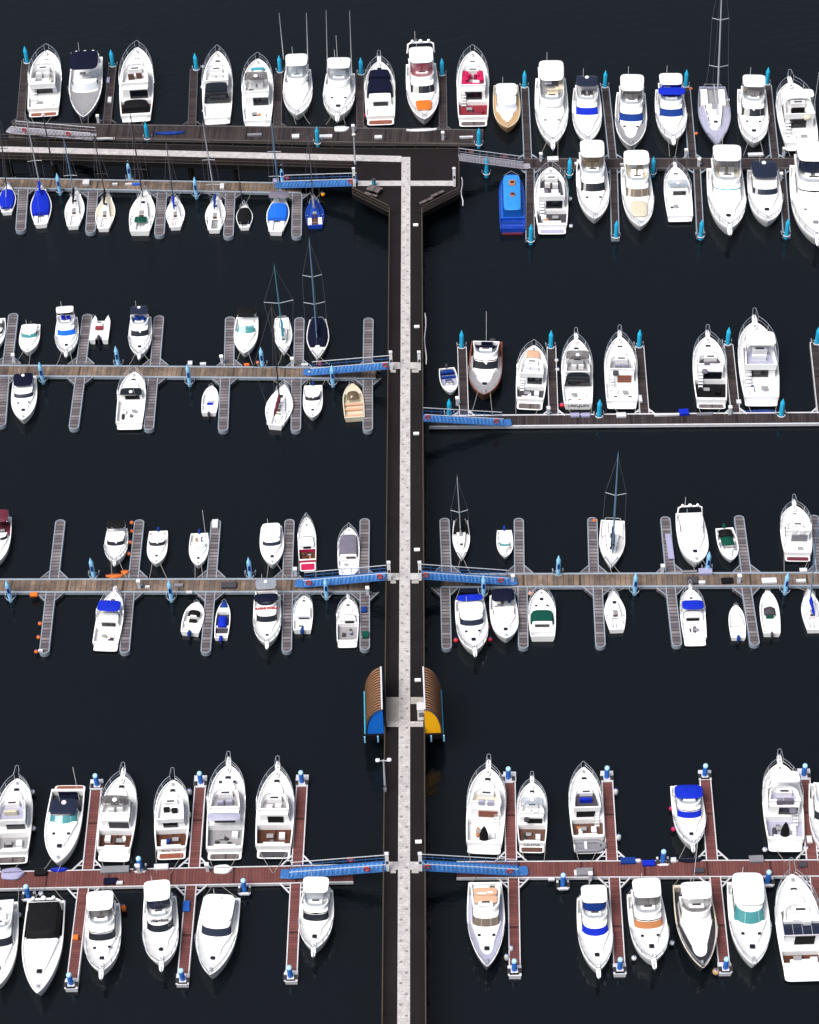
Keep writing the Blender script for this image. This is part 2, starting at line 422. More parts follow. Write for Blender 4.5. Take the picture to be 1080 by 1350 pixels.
def bow_rail(h, root, k, pulpit=False, t0=.5, hgt=.82, m='steel'):
    mb = MB(); hh = hgt * k; n = 11
    for sg in (-1, 1):
        top = []; midr = []
        for i in range(n):
            t = t0 + (.985 - t0) * i / (n - 1); b = max(.0, h.hb(t) - .05); y = h.Y(t) + (.10 * k * (i / n) ** 2); z = h.zr(t); f = min(1, i / 2.)
            top.append((sg * (b * 1.02 + .03), y + .02, z + hh * f)); midr.append((sg * (b * 1.01 + .015), y, z + hh * f * .5))
            if i in (2, 4, 6, 8, 10): mb.tube([(sg * b, y - .05, z - .02), top[-1]], .022, m, 5)
        if pulpit:
            top += [(sg * .22 * k, h.Y(1) + .55 * k, h.fb + hh * 1.02), (sg * .17 * k, h.Y(1) + 1.02 * k, h.fb + hh * 1.02), (0, h.Y(1) + 1.12 * k, h.fb + hh * 1.02)]
            mb.tube([(sg * .17 * k, h.Y(1) + .95 * k, h.fb), (sg * .17 * k, h.Y(1) + 1.0 * k, h.fb + hh)], .022, m, 5)
        else:
            top += [(sg * .08, h.Y(1) + .14, h.fb + hh), (0, h.Y(1) + .18, h.fb + hh)]
        mb.tube(top, .033, m, 6); mb.tube(midr, .016, m, 5)
    mb.build('bow_rail', root)

def pulpit_plank(h, root, k, m='white'):
    mb = MB(); y1 = h.Y(1)
    mb.slab(y1 - 1.0 * k, y1 + 1.0 * k, .26 * k, h.fb - .10, .12, m, 3.2, 0, 20)
    mb.box(0, y1 + .75 * k, h.fb - .22, h.fb + .10, .10 * k, .62 * k, 'steel'); mb.ball((0, y1 + .15 * k, h.fb + .1), .11 * k, 'steel')
    mb.build('anchor_platform', root)

def hatch(root, x, y, z, s, m='glass', rnd=False):
    mb = MB()
    mb.slab(y - s * 1.06, y + s * 1.06, s * 1.12, z - .03, .07, 'edge_white', 2.0 if rnd else 6, 0, 20, x)
    mb.slab(y - s * .92, y + s * .92, s, z + .03, .03, m, 2.0 if rnd else 6, .015, 20, x)
    mb.build('hatch', root)

def outboard(root, x, y, z, s, m='dark_blue'):
    mb = MB()
    mb.box(x, y - .05 * s, z - .45 * s, z + .05 * s, .26 * s, .3 * s, 'dark_grey')
    mb.slab(y - .48 * s, y + .30 * s, .24 * s, z, .34 * s, m, 2.6, .12 * s, 16, x, .7)
    mb.tube([(x, y - .15 * s, z), (x, y - .32 * s, -.3)], [.10 * s, .07 * s], 'dark_grey', 8)
    mb.build('outboard_motor', root)

def seat(mb, x, y, z, wx, wy, m, back=0, k=1.):
    mb.box(x, y, z, z + .40 * k, wx, wy, m, .05)
    if back: mb.box(x, y - back * wy * .42, z + .38 * k, z + .80 * k, wx, .18 * k, m, .05)

def motor(bow, stern, w, short, label, name='motor_yacht', cat='motor yacht', tc=.22, cock='white', hull='white', deck='nonskid', sal=(.24, .64), hs=1.05,
          rake=.12, ws='glass', wband=(.12, .92), sidew='glass', fly=None, fm='nonskid', fs='white', fw='glass_clear', top=None, toph=1.25, rail='rail', plat=None,
          hatches=1, hm='glass', pad=None, canopy=None, outr=None, ob=None, arch=None, stripe=None, p=2.8, tw=.90, kk=1., cockdark=None, stairs=0, text=None, stext=None,
          brow=None, solar=False, antenna=None, tender=None, bag=False, flysides=None, forew=.64, flypad=None, fore=.86, rnd=None, wskip=0, doormat='glass', group='motor boats berthed along the pontoons', deckgear=1, side=.80, bimini=None, topclear=None, fenders=0, rim=None, lowbow=1.):
    B0 = w / 11.; k = max(.55, min(1.15, B0 / 4.0)) * kk
    rv = random.Random(int(bow[0] * 7 + bow[1])); p *= rv.uniform(.86, 1.18); tw = min(.97, tw * rv.uniform(.95, 1.06))
    h = Hull(bow, stern, w, .95 * k + .12, (1.55 * k + .15) * lowbow, 'motor', p, tw, plat[1] if plat else 0); L, B, Y = h.L, h.B, h.Y
    k = max(.52, min(1.2, B / 3.9)) * kk
    root = thing(name, label, cat, h.c, h.rz, group); BOATS.append((short, h.px, h.py))
    zc = .42 * k
    build_hull(h, root, hull, deck, cock, tc, zc, .11 * k + .02, .10 * k, stripe, rim)
    wd = lambda t, f=side: min(h.hb(t) * f, B * .5 * f)
    zd0 = h.zr(sal[0]) - .16 * k; zt = h.zr(.45) + hs * k
    A = outline(Y(sal[0]), Y(sal[1]), wd(sal[0]), wd(sal[1] - .06), .16 * B if not rnd else rnd * B); ya = Y(sal[1])
    Bt = outline(Y(sal[0]) + .05, ya - rake * L, wd(sal[0]) * .92, wd(sal[1] - .06) * .86, (.13 if not rnd else rnd * .85) * B)
    if fore and fore > sal[1]:
        mb = MB(); zf = h.zr(sal[1]) + .16 * k
        A2 = outline(Y(sal[1]) - .12 * L, Y(fore), wd(sal[1] - .12, side * 1.02), wd(fore - .03, forew), .42 * B, 2.0)
        B2 = outline(Y(sal[1]) - .12 * L, Y(fore) - .03 * L, wd(sal[1] - .12, side * .98), wd(fore - .03, forew - .1), .36 * B, 2.0)
        loft(mb, A2, h.zr(sal[1]) - .3 * k, B2, zf, hull if hull in ('cream',) else 'white', crown=.05 * k)
        fo = mb.build('foredeck', root)
        if not pad and hatches != 4 and rv.random() < .6:
            g = MB(); g.slab(Y(sal[1] + .035), Y(fore - .10), wd((sal[1] + fore) / 2, .40), zf + .045 * k, .02, 'nonskid', 4, .01, 28, 0, .7); g.build('foredeck_panel', root)
        zh = zf + .05 * k
    else: zh = h.zr(.8); zf = zh
    zht = lambda t: (zf + .05 * k) if t < fore - .06 else h.zr(t) - .05
    mb = MB(); loft(mb, A, zd0, Bt, zt, 'white', crown=.06 * k)
    cab = mb.build('cabin', root)
    na = len(A)
    if ws:
        g = MB(); band(g, A, zd0, Bt, zt, wband[0] + .20, wband[1], 3, na - 4, .02, ws, wskip); g.build('windscreen' if ws[:5] == 'glass' or ws == 'white' else 'windscreen_cover', root)
    if sidew:
        for i0, i1 in ((0, 3), (na - 4, na - 1)):
            g = MB(); band(g, A, zd0, Bt, zt, .52, .85, i0, i1, .02, sidew, 1, .06); g.build('side_window', root)
    # aft bulkhead door
    g = MB(); yb = Y(sal[0]) - .03; g.box(rv.uniform(-.1, .3) * wd(sal[0]), yb, zc + .05, min(zt - .10, zc + 1.9 * k), wd(sal[0]) * rv.uniform(1.0, 1.4), .05, doormat, .01); g.build('cabin_door', root)
    if brow:                       # dark line / lip above the windscreen
        g = MB(); band(g, A, zd0, Bt, zt, .96, 1.02, 3, na - 4, .05, brow); g.build('brow', root)
    # cockpit
    if tc > .1:
        c = MB(); yb = Y(.035)
        seat(c, 0, yb + .25 * k, zc, wd(.1) * 1.45, .5 * k, 'white' if cockdark is None else cockdark, 1, k)
        c.build('cockpit_seat', root)
        if deckgear:
            sg = rv.choice((-1, 1)); c = MB(); c.box(sg * wd(.1) * rv.uniform(.45, .65), Y(tc * rv.uniform(.4, .75)), zc, zc + .45 * k, .6 * k, .7 * k, 'white_cool' if cockdark is None else cockdark, .05); c.build('cockpit_locker', root); c = MB()
            c.box(-sg * wd(.1) * .3, Y(tc * .6), zc + .40 * k, zc + .46 * k, .7 * k, .5 * k, 'nonskid_grey', .02); c.tube([(-sg * wd(.1) * .3, Y(tc * .6), zc), (-sg * wd(.1) * .3, Y(tc * .6), zc + .41 * k)], .05, 'steel'); c.build('cockpit_table', root)
            for i in range(rv.randint(1, 3)):
                c = MB(); c.slab(Y(tc * rv.uniform(.2, .8)) - .2 * k, Y(tc * rv.uniform(.2, .8)) + .25 * k, .22 * k, zc + .02, rv.uniform(.12, .4) * k, rv.choice(('white', 'dark_grey', 'dark_blue', 'grey_cloth', 'tan_pad', 'rubber')), rv.choice((2, 4)), .03, 14, rv.uniform(-.7, .7) * wd(.1)); c.build(rv.choice(('cooler', 'gear_bag', 'rope_coil')), root)
    if stairs:
        s_ = MB(); x = -wd(sal[0]) * .72 if stairs > 0 else wd(sal[0]) * .72
        for i in range(6):
            s_.box(x, Y(sal[0]) - .85 * k + .22 * k * i, zc + (.25 + .27 * i) * k, zc + (.31 + .27 * i) * k, .5 * k, .2 * k, 'white', .015)
        for q in (-.26, .26): s_.tube([(x + q * k, Y(sal[0]) - 1.0 * k, zc), (x + q * k, Y(sal[0]) + .3 * k, zc + 1.75 * k)], .03, 'steel')
        s_.build('stairs', root)
    if plat:
        g = MB(); pm, pl = plat
        g.slab(Y(0) - pl, Y(0) + .25, h.hb(0) * .93, .30 * k, .10, 'white', 6, 0, 24); g.slab(Y(0) - pl * .9, Y(0) - pl * .14, h.hb(0) * .80, .30 * k + .10, .015, pm, 8, 0, 24)
        g.build('swim_platform', root)
    # flybridge
    ztop = zt + .05 * k
    if fly:
        y0, y1 = Y(fly[0]), Y(fly[1]); wf0 = wd(.3, .80) ; wf1 = wd(.45, .76); ch = .62 * k; zb = zt - .02
        O0 = outline(y0, y1, wf0 * .97, wf1 * .93, .3 * B, 2.4); O1 = outline(y0 - .03, y1 - .06 * L * .5, wf0, wf1 * .95, .28 * B, 2.4)
        I1 = outline(y0 + .10, y1 - .03 * L - .16, wf0 - .14, wf1 * .95 - .14, .25 * B, 2.4); I0 = outline(y0 + .12, y1 - .03 * L - .3, wf0 - .17, wf1 * .93 - .2, .24 * B, 2.4)
        f = MB(); z3 = lambda P, z: [(x, y, z) for x, y in P]
        f.rings([z3(O0, zb - .12), z3(O0, zb), z3(O1, zb + ch), z3(I1, zb + ch + .01), z3(I0, zb + .10)], 'white', True, False)
        f.add(z3(I0, zb + .10), [tuple(range(len(I0)))], fm)
        f.build('flybridge', root); zfl = zb + .10; ztop = zb + ch
        s_ = MB(); wfi = wf1 * .8
        yh = y1 - .03 * L - 1.15 * k
        s_.box(0, yh + .45 * k, zfl, zfl + .72 * k, wfi * 1.25, .5 * k, 'white', .08)           # helm console
        s_.box(0, yh + .36 * k, zfl + .70 * k, zfl + .76 * k, wfi * .7, .22 * k, 'dark_grey', .02); s_.build('helm_console', root)
        sv = rv.choice((0, 0, 1, 2))
        for x, ww in (((-.42, .62), (.42, .62)), ((-.1, 1.35),), ((-.45, .6), (.35, .95)))[sv]: s_ = MB(); seat(s_, x * wfi * .9, yh - rv.uniform(.35, .6) * k, zfl, ww * k, .55 * k, fs, 1, k); s_.build('helm_seat', root)
        if rv.random() < .6: s_ = MB(); s_.slab(yh - 1.9 * k, yh - 1.2 * k, .35 * k, zfl, .22 * k, rv.choice(('white_cool', 'grey_cloth', 'dark_grey', 'cream')), 3, .05, 16, rv.choice((-1, 1)) * wfi * .6); s_.build('lounge_cushion', root)
        ln = (yh - 1.2 * k) - (y0 + .2)
        if ln > 1.0 * k:
            s_ = MB(); s_.box(-wf0 * .72, y0 + .2 + ln / 2, zfl, zfl + .42 * k, .55 * k, ln, fs, .06); s_.box(.0, y0 + .45 * k, zfl, zfl + .42 * k, wf0 * 1.3, .55 * k, fs, .06); s_.build('settee', root)
            s_ = MB(); s_.tube([(wf0 * .25, y0 + .2 + ln * .55, zfl), (wf0 * .25, y0 + .2 + ln * .55, zfl + .42 * k)], .05, 'steel'); s_.box(wf0 * .25, y0 + .2 + ln * .55, zfl + .40 * k, zfl + .46 * k, .8 * k, ln * .45, 'white_cool', .02); s_.build('flybridge_table', root)
        if fw:
            g = MB(); U = outline(y0, y1 - .03 * L - .22 * k, wf0 * .98, wf1 * .87, .25 * B, 2.4)
            na2 = len(O1); band(g, O1, zb + ch, U, zb + ch + .42 * k, 0., 1., 2, na2 - 3, -.04, fw, 2, .04); g.build('flybridge_windscreen', root)
    if top:
        tm, ta, tb = top[:3]; zt2 = (zt + (.62 + toph) * k) if fly else zt + .02 + (top[3] if len(top) > 3 else .12) * k
        g = MB(); wt = wd(.35, .76 if fly else side * .98)
        g.slab(Y(ta), Y(tb), wt, zt2, .10 * k, tm, 5, .06 * k, 36, 0, .93); ht = g.build('hardtop', root)
        if fly or (len(top) > 3 and top[3] > .5):
            zl = ztop - .02 if fly else h.zr(.3)
            for sx in (-1, 1):
                for yy, dy in ((Y(ta) + .3 * k, .25), (Y(tb) - .35 * k, .35)):
                    q = MB(); q.tube([(sx * wt * .93, yy + dy * k, zl), (sx * wt * .90, yy, zt2 + .03)], .035 * k + .012, 'steel'); q.build('hardtop_post', root)
            if topclear and fly:
                g = MB(); wtt = wt * .97
                P0 = outline(Y(ta), Y(tb) + .25 * k, wtt, wtt * .95, .2 * B); P1 = outline(Y(ta), Y(tb) - .1 * k, wtt * .95, wtt * .90, .17 * B)
                band(g, P0, ztop + .02, P1, zt2, 0., 1., 2, len(P0) - 3, -.02, topclear, 3, .05); g.build('clear_curtain', root)
        ztop = zt2 + .1 * k
        g = MB(); g.ball((0, Y(ta) + .6 * k, ztop + .12 * k), .28 * k, 'white', None, .16 * k, 12); g.build('radar_dome', root); g = MB(); g.tube([(.5 * k, Y(ta) + .35 * k, ztop), (.5 * k, Y(ta) + .25 * k, ztop + 1.3 * k)], .018, 'white'); g.build('antenna', root)
    if arch:
        g = MB(); ya_, za_ = Y(arch), ztop + .75 * k; wx = wd(.3, .84)
        g.tube([(-wx, ya_ + .5 * k, ztop - .4 * k), (-wx * .93, ya_ + .1 * k, za_ - .15 * k), (-wx * .7, ya_, za_), (wx * .7, ya_, za_), (wx * .93, ya_ + .1 * k, za_ - .15 * k), (wx, ya_ + .5 * k, ztop - .4 * k)], .11 * k, 'white', 8)
        g.ball((0, ya_, za_ + .22 * k), .26 * k, 'white', None, .15 * k, 12)
        for x in (-.6, .6): g.ball((x * wx, ya_, za_ + .2 * k), .2 * k, 'white', None, .2 * k, 10)
        g.tube([(wx * .4, ya_, za_), (wx * .4, ya_ - .2, za_ + 1.5 * k)], .02, 'white'); g.build('radar_arch', root)
    if canopy:                     # (material, t0, t1, height, closed)
        for cv in (canopy if isinstance(canopy, list) else [canopy]):
            cm, ca, cb, ch_, cl = cv; g = MB(); wc = wd((ca + cb) / 2, .86)
            if cl:
                A3 = outline(Y(ca), Y(cb), wc, wc * .96, .12 * B, 3); B3 = outline(Y(ca) + .12 * k, Y(cb) - .12 * k, wc * .86, wc * .82, .12 * B, 3)
                loft(g, A3, h.zr(.3) + .02, B3, h.zr(.3) + ch_ * k, cm, crown=.10 * k)
            else: g.slab(Y(ca), Y(cb), wc, h.zr(.3) + ch_ * k, .06, cm, 4.5, .16 * k, 36)
            g.build('canopy', root)
            if not cl:
                for sx in (-1, 1):
                    q = MB()
                    for yy in (Y(ca) + .1, Y(cb) - .1): q.tube([(sx * wc * .97, (Y(ca) + Y(cb)) / 2, h.zr(.3)), (sx * wc * .93, yy, h.zr(.3) + ch_ * k)], .025, 'steel')
                    q.build('canopy_frame', root)
    if pad:
        g = MB(); pm, pa, pb = pad; g.slab(Y(pa), Y(pb), wd((pa + pb) / 2, .62), zf + .03 * k, .10 * k, pm, 5, .03 * k, 32, 0, .86)
        g.build('sun_pad', root)
    if hatches:
        t = min(.84, (sal[1] + .92) / 2 + .03); hz = zht(t)
        if not pad: hatch(root, 0, Y(t), hz, .27 * k, hm, hatches == 4)
        if hatches >= 2 and hatches != 4:
            for x in (-1, 1): hatch(root, x * wd(sal[1], .42), Y(sal[1] + .04), zht(sal[1] + .04), .16 * k, hm)
    g = MB(); g.box(0, Y(.93), h.zr(.93) - .1, h.zr(.93) + .14 * k, .24 * k, .32 * k, 'steel', .05); g.build('anchor_windlass', root)
    if rail: bow_rail(h, root, k, rail in ('pulpit', 'pulpit0'), .46)
    if rail in ('pulpit', 'plank'): pulpit_plank(h, root, k)
    if rail == 'plank': bow_rail(h, root, k, False, .5)
    if outr:
        for sx, (bp, tp) in zip((-1, 1), outr):
            g = MB(); b0 = h.local(bp[0], bp[1], ztop - .5); wb = up_to(at(bp[0], bp[1], ztop - .5), *tp) - h.c
            c_, s2 = math.cos(-h.rz), math.sin(-h.rz); t0 = Vector((wb.x * c_ - wb.y * s2, wb.x * s2 + wb.y * c_, wb.z))
            g.tube([b0, b0.lerp(t0, .5), t0], [.055, .05, .03], 'alu'); g.build('outrigger', root)
    if ob:
        for x in ([0] if ob[0] == 1 else [-.35, .35]): outboard(root, x, Y(0) - .1, h.fs * .85, ob[2] if len(ob) > 2 else 1., ob[1])
    if antenna:
        g = MB(); g.tube([(wd(.3) * antenna[0], Y(antenna[1]), zt), (wd(.3) * antenna[0], Y(antenna[1]) - .3, zt + antenna[2])], .022, 'white'); g.build('antenna', root)
    if solar:
        g = MB(); z = zt + .12 * k
        for i in range(4):
            x = -1.2 * k + .8 * k * i
            g.box(x, Y(.31), z, z + .05, .76 * k, 1.25 * k, 'glass_navy', .01)
        g.box(0, Y(.31), z - .08, z - .002, 3.3 * k, 1.4 * k, 'edge_white', .01); g.build('solar_panels', root)
    if tender:
        g = MB(); z = .62; y = Y(0) - .75
        for yy in (-.5, .5): g.tube([(-1.4, y + yy, z), (.8, y + yy, z), (1.35, y + yy * .5, z + .05), (1.6, y, z + .08)], .22, tender, 8)
        g.box(-.1, y, z - .1, z - .02, 2.4, .8, 'grey', .02); g.box(-.3, y, z, z + .2, .3, .9, 'edge_white'); g.build('tender', root)
    if bag:
        g = MB(); yb = Y(tc * .12); g.rings([[(-.05 + r_ * math.cos(2 * math.pi * i / 12), yb + .25 * (z_ - zc) + r_ * .7 * math.sin(2 * math.pi * i / 12), z_) for i in range(12)] for r_, z_ in ((.42, zc), (.46, zc + .6), (.40, zc + 1.4), (.22, zc + 2.0), (.06, zc + 2.3))], 'black', True, True); g.build('equipment_bag', root)
    if flypad:
        g = MB(); pm, pa, pb = flypad
        for q in (-1, 1): g.slab((Y(pa) + Y(pb)) / 2 + (0 if q > 0 else -1) * (Y(pb) - Y(pa)) / 2 + .02, (Y(pa) + Y(pb)) / 2 + (1 if q > 0 else 0) * (Y(pb) - Y(pa)) / 2 - .02, wd(.3, .62), zt + .58 * k, .14, pm, 6, .04, 28)
        g.build('sun_pad', root)
    if flysides:
        for q in (-1, 1):
            g = MB(); g.slab(Y(flysides[1]), Y(flysides[2]), wd(.3, .24), zt + .10, .46 * k, flysides[0], 5, .05, 24, q * wd(.3, .50)); g.build('settee', root)
    if fly or sal[0] > .2:        # non-slip panel and a hatch or vent on the cabin roof
        g = MB(); yy = Y(sal[1] - rake) - .9 * k
        if not fly: g.slab(Y(sal[0]) + .35 * k, Y(sal[1] - rake) - .3 * k, wd(.4, .58), zt + .055 * k, .02, 'nonskid', 6, .01, 24); g.build('roof_panel', root)
    moor(h, root)
    if text:                       # on the flybridge front, facing the bow
        s, m, size, t, z, slope = text
        letters(s, size * k, m, (0, Y(t), zt + z * k), (slope, 0, math.pi), root, 'lettering', .022, .1)
    if stext:
        s, m, size = stext; letters(s, size, m, (0, Y(0) - .02, h.fs * .66), (R(80), 0, 0), root, 'lettering', .008)
    h.k = k; h.root = root; h.zt = zt; h.zc = zc; h.wd = wd; h.zf = zf; h.zd0 = zd0
    return h

SPL, SPR = (173, 242, 490, 772, 1160), (215, 555, 765, 1146)
def moor(h, root):
    """two ropes from the end that lies at a pontoon"""
    rows = SPL if h.px < 540 else SPR; best = min(((abs(e[1] - r), i, r) for i, e in enumerate((h.bow, h.stern)) for r in rows), key=lambda a: a[0])
    e = (h.bow, h.stern)[best[1]]; r = best[2]; t = .95 if best[1] == 0 else .02
    for sx in (-1, 1):
        a = Vector((sx * h.hb(t), h.Y(t), h.zr(t) + .05)); q = min(((h.local(e[0] + d, r + (9 if e[1] > r else -9), .58)) for d in (-9, 9)), key=lambda v: abs(v.x - sx * 1.2))
        if (q - a).length > 3.6: continue
        q.x += random.uniform(-.9, .9); m_ = a.lerp(q, .5) - Vector((0, 0, .12)); g = MB(); g.tube([a, m_, q], .024, 'rope', 5); g.build('mooring_line', root)

def sail(bow, stern, w, short, label, mast=None, mcol='alu', spr=(.55,), cover=None, cock='white', hull='white', deck='nonskid', cab='white', coverall=None, bimini=None, boomlen=.42, tw=.54, name='sailing_boat', hm='glass', mt=.60, kk=1., stripe=None, group='sailing boats along the pontoons', dirt=0, boomaft=True, pnt=None, rim=None, wires=True, tc=.34, sprw=.20):
    k = max(.6, min(1.1, w / 32.)) * kk
    h = Hull(bow, stern, w, .62 * k + .1, .95 * k + .12, 'sail', 2, tw); L, B, Y = h.L, h.B, h.Y
    root = thing(name, label, 'sailboat', h.c, h.rz, group); BOATS.append((short, h.px, h.py))
    zc = .40 * k
    build_hull(h, root, hull, deck, cock, tc, zc, .10 * k, .06 * k, stripe, rim)
    c = MB()
    A = outline(Y(tc) - .02 * L, Y(.74), min(h.hb(tc), B / 2) * .62, h.hb(.70) * .52, .30 * B, 2.0); Bt = outline(Y(tc), Y(.72), h.hb(tc) * .52, h.hb(.70) * .42, .26 * B, 2.0)
    z0 = h.zr(.4) - .2; z1 = h.zr(.5) + .36 * k
    loft(c, A, z0, Bt, z1, cab, crown=.05 * k); c.build('cabin', root)
    for i0, i1 in ((0, 4), (len(A) - 5, len(A) - 1)):
        g = MB(); band(g, A, z0, Bt, z1, .48, .82, i0, i1, .015, 'glass', 1, .3); g.build('side_window', root)
    hatch(root, 0, Y(.64), z1 + .05 * k, .22 * k, hm); 
    g = MB(); g.slab(Y(tc) - .01, Y(tc + .10), .3 * k, z1 + .03 * k, .05, 'nonskid_grey' , 5, 0, 16); g.box(0, Y(tc) - .01 * L, zc, z1, .55 * k, .04, 'dark_teak', .01); g.build('companionway', root)
    for sx in (-1, 1):
        g = MB(); g.box(sx * h.hb(tc * .5) * .60, Y(tc * .52), zc, zc + .34 * k, h.hb(tc * .5) * .46, L * tc * .78, 'white', .04); g.build('cockpit_bench', root); g = MB()
        g.ball((sx * h.hb(tc) * .80, Y(tc + .02), h.zr(tc) + .08), .09 * k, 'steel'); g.build('winch', root)
    g = MB(); g.tube([(0, Y(.05), zc + .3 * k), (0, Y(.16), zc + .55 * k)], .03, 'dark_teak'); g.build('tiller', root)
    bow_rail(h, root, k, False, .80, .5)
    g = MB(); pts = []
    for i in range(7):
        a = i / 6; x = -h.hb(.03) * .92 + 2 * h.hb(.03) * .92 * a; pts.append((x, Y(.02) if 0 < i < 6 else Y(.16), h.fs + .5 * k))
        if i in (0, 1, 5, 6): g.tube([(x, pts[-1][1], h.fs - .05), pts[-1]], .02, 'steel', 5)
    g.tube(pts, .026, 'steel', 5); g.build('stern_rail', root)
    if coverall:
        g = MB(); a, b = coverall[1], coverall[2]; n = 8
        rings = []
        for i in range(n + 1):
            t = a + (b - a) * i / n; bb = max(.05, h.hb(t) * .90); z = h.zr(t) + .04; hz = max(coverall[3] * k, z1 + .10 - z) if .2 < t < .75 else coverall[3] * k * .7 + .1
            rings.append([(-bb, Y(t), z), (-bb * .86, Y(t), z + hz * .62), (-bb * .5, Y(t), z + hz * .94), (0, Y(t), z + hz * 1.1), (bb * .5, Y(t), z + hz * .94), (bb * .86, Y(t), z + hz * .62), (bb, Y(t), z)])
        g.rings(rings, coverall[0], True, True, False); g.build('boat_cover', root)
    if bimini:
        g = MB(); a, b = bimini[1], bimini[2]; g.slab(Y(a), Y(b), h.hb(.3) * bimini[4] if len(bimini) > 4 else h.hb(.3) * .8, h.zr(.2) + bimini[3] * k, .06, bimini[0], 6, .15 * k, 28); g.build('bimini', root)
        for sx in (-1, 1): q = MB(); q.tube([(sx * h.hb(.3) * .75, Y((a + b) / 2), h.zr(.2)), (sx * h.hb(.3) * .72, Y(a) + .1, h.zr(.2) + bimini[3] * k)], .025, 'steel'); q.build('bimini_frame', root)
    if mast:
        bz = z1 if mt > .3 else zc
        b0 = h.local(mast[0], mast[1], bz); wb = up_to(at(mast[0], mast[1], bz), mast[2], mast[3]) - h.c
        c_, s2 = math.cos(-h.rz), math.sin(-h.rz); t0 = Vector((wb.x * c_ - wb.y * s2, wb.x * s2 + wb.y * c_, wb.z))
        g = MB(); r = .085 * max(.75, k); g.tube([b0 - Vector((0, 0, .15)), b0.lerp(t0, .6), t0], [r, r * .95, r * .65], mcol, 8); mo = g.build('mast', root)
        g = MB(); g.box(t0.x, t0.y, t0.z, t0.z + .25, .05, .3, mcol); g.tube([t0, t0 + Vector((0, .0, .7))], .012, mcol, 5)
        g.build('masthead', mo)
        tips = []
        for f in spr:
            q = b0.lerp(t0, f); sw = B * sprw * 1.9 * (1 - f * .35); g = MB()
            for sx in (-1, 1):
                e = q + Vector((sx * sw, -.25, .12)); g.tube([q, e], .035, 'alu' if mcol != 'mast_dark' else mcol, 6); tips.append((sx, e))
            g.build('spreader', mo)
        if wires:
            g = MB(); g.tube([t0, (0, Y(.99), h.fb + .1)], .011, 'wire', 4, False); g.tube([t0, (0, Y(.0), h.fs + .1)], .011, 'wire', 4, False)
            for sx in (-1, 1):
                es = [e for s_, e in tips if s_ == sx]; g.tube([t0] + es[::-1] + [(sx * h.hb(mt) * .96, b0.y - .1, h.zr(mt))], .011, 'wire', 4, False)
            g.build('rigging', mo)
        # boom towards the stern with the stowed sail
        bl = boomlen * L; zb = b0.z + .75 * k; e = Vector((b0.x * .3, b0.y - bl, zb + .05))
        g = MB(); g.tube([(b0.x, b0.y - .05, zb), e], .055 * k, 'alu'); bo = g.build('boom', root)
        if cover:
            g = MB(); P = [Vector((b0.x, b0.y + .06, zb + .55 * k)), Vector((b0.x, b0.y - .12, zb + .12))]
            n = 7
            for i in range(1, n + 1): q = Vector((b0.x, b0.y - .1, zb + .12)).lerp(e + Vector((0, 0, .1)), i / n); q.x += .03 * math.sin(i * 2.1); P.append(q)
            g.tube(P, [.10 * k] + [.21 * k] + [.22 * k - .012 * k * i for i in range(1, n)] + [.07], cover, 8); g.build('sail_cover', bo)
    moor(h, root); h.k = k; h.root = root
    return h

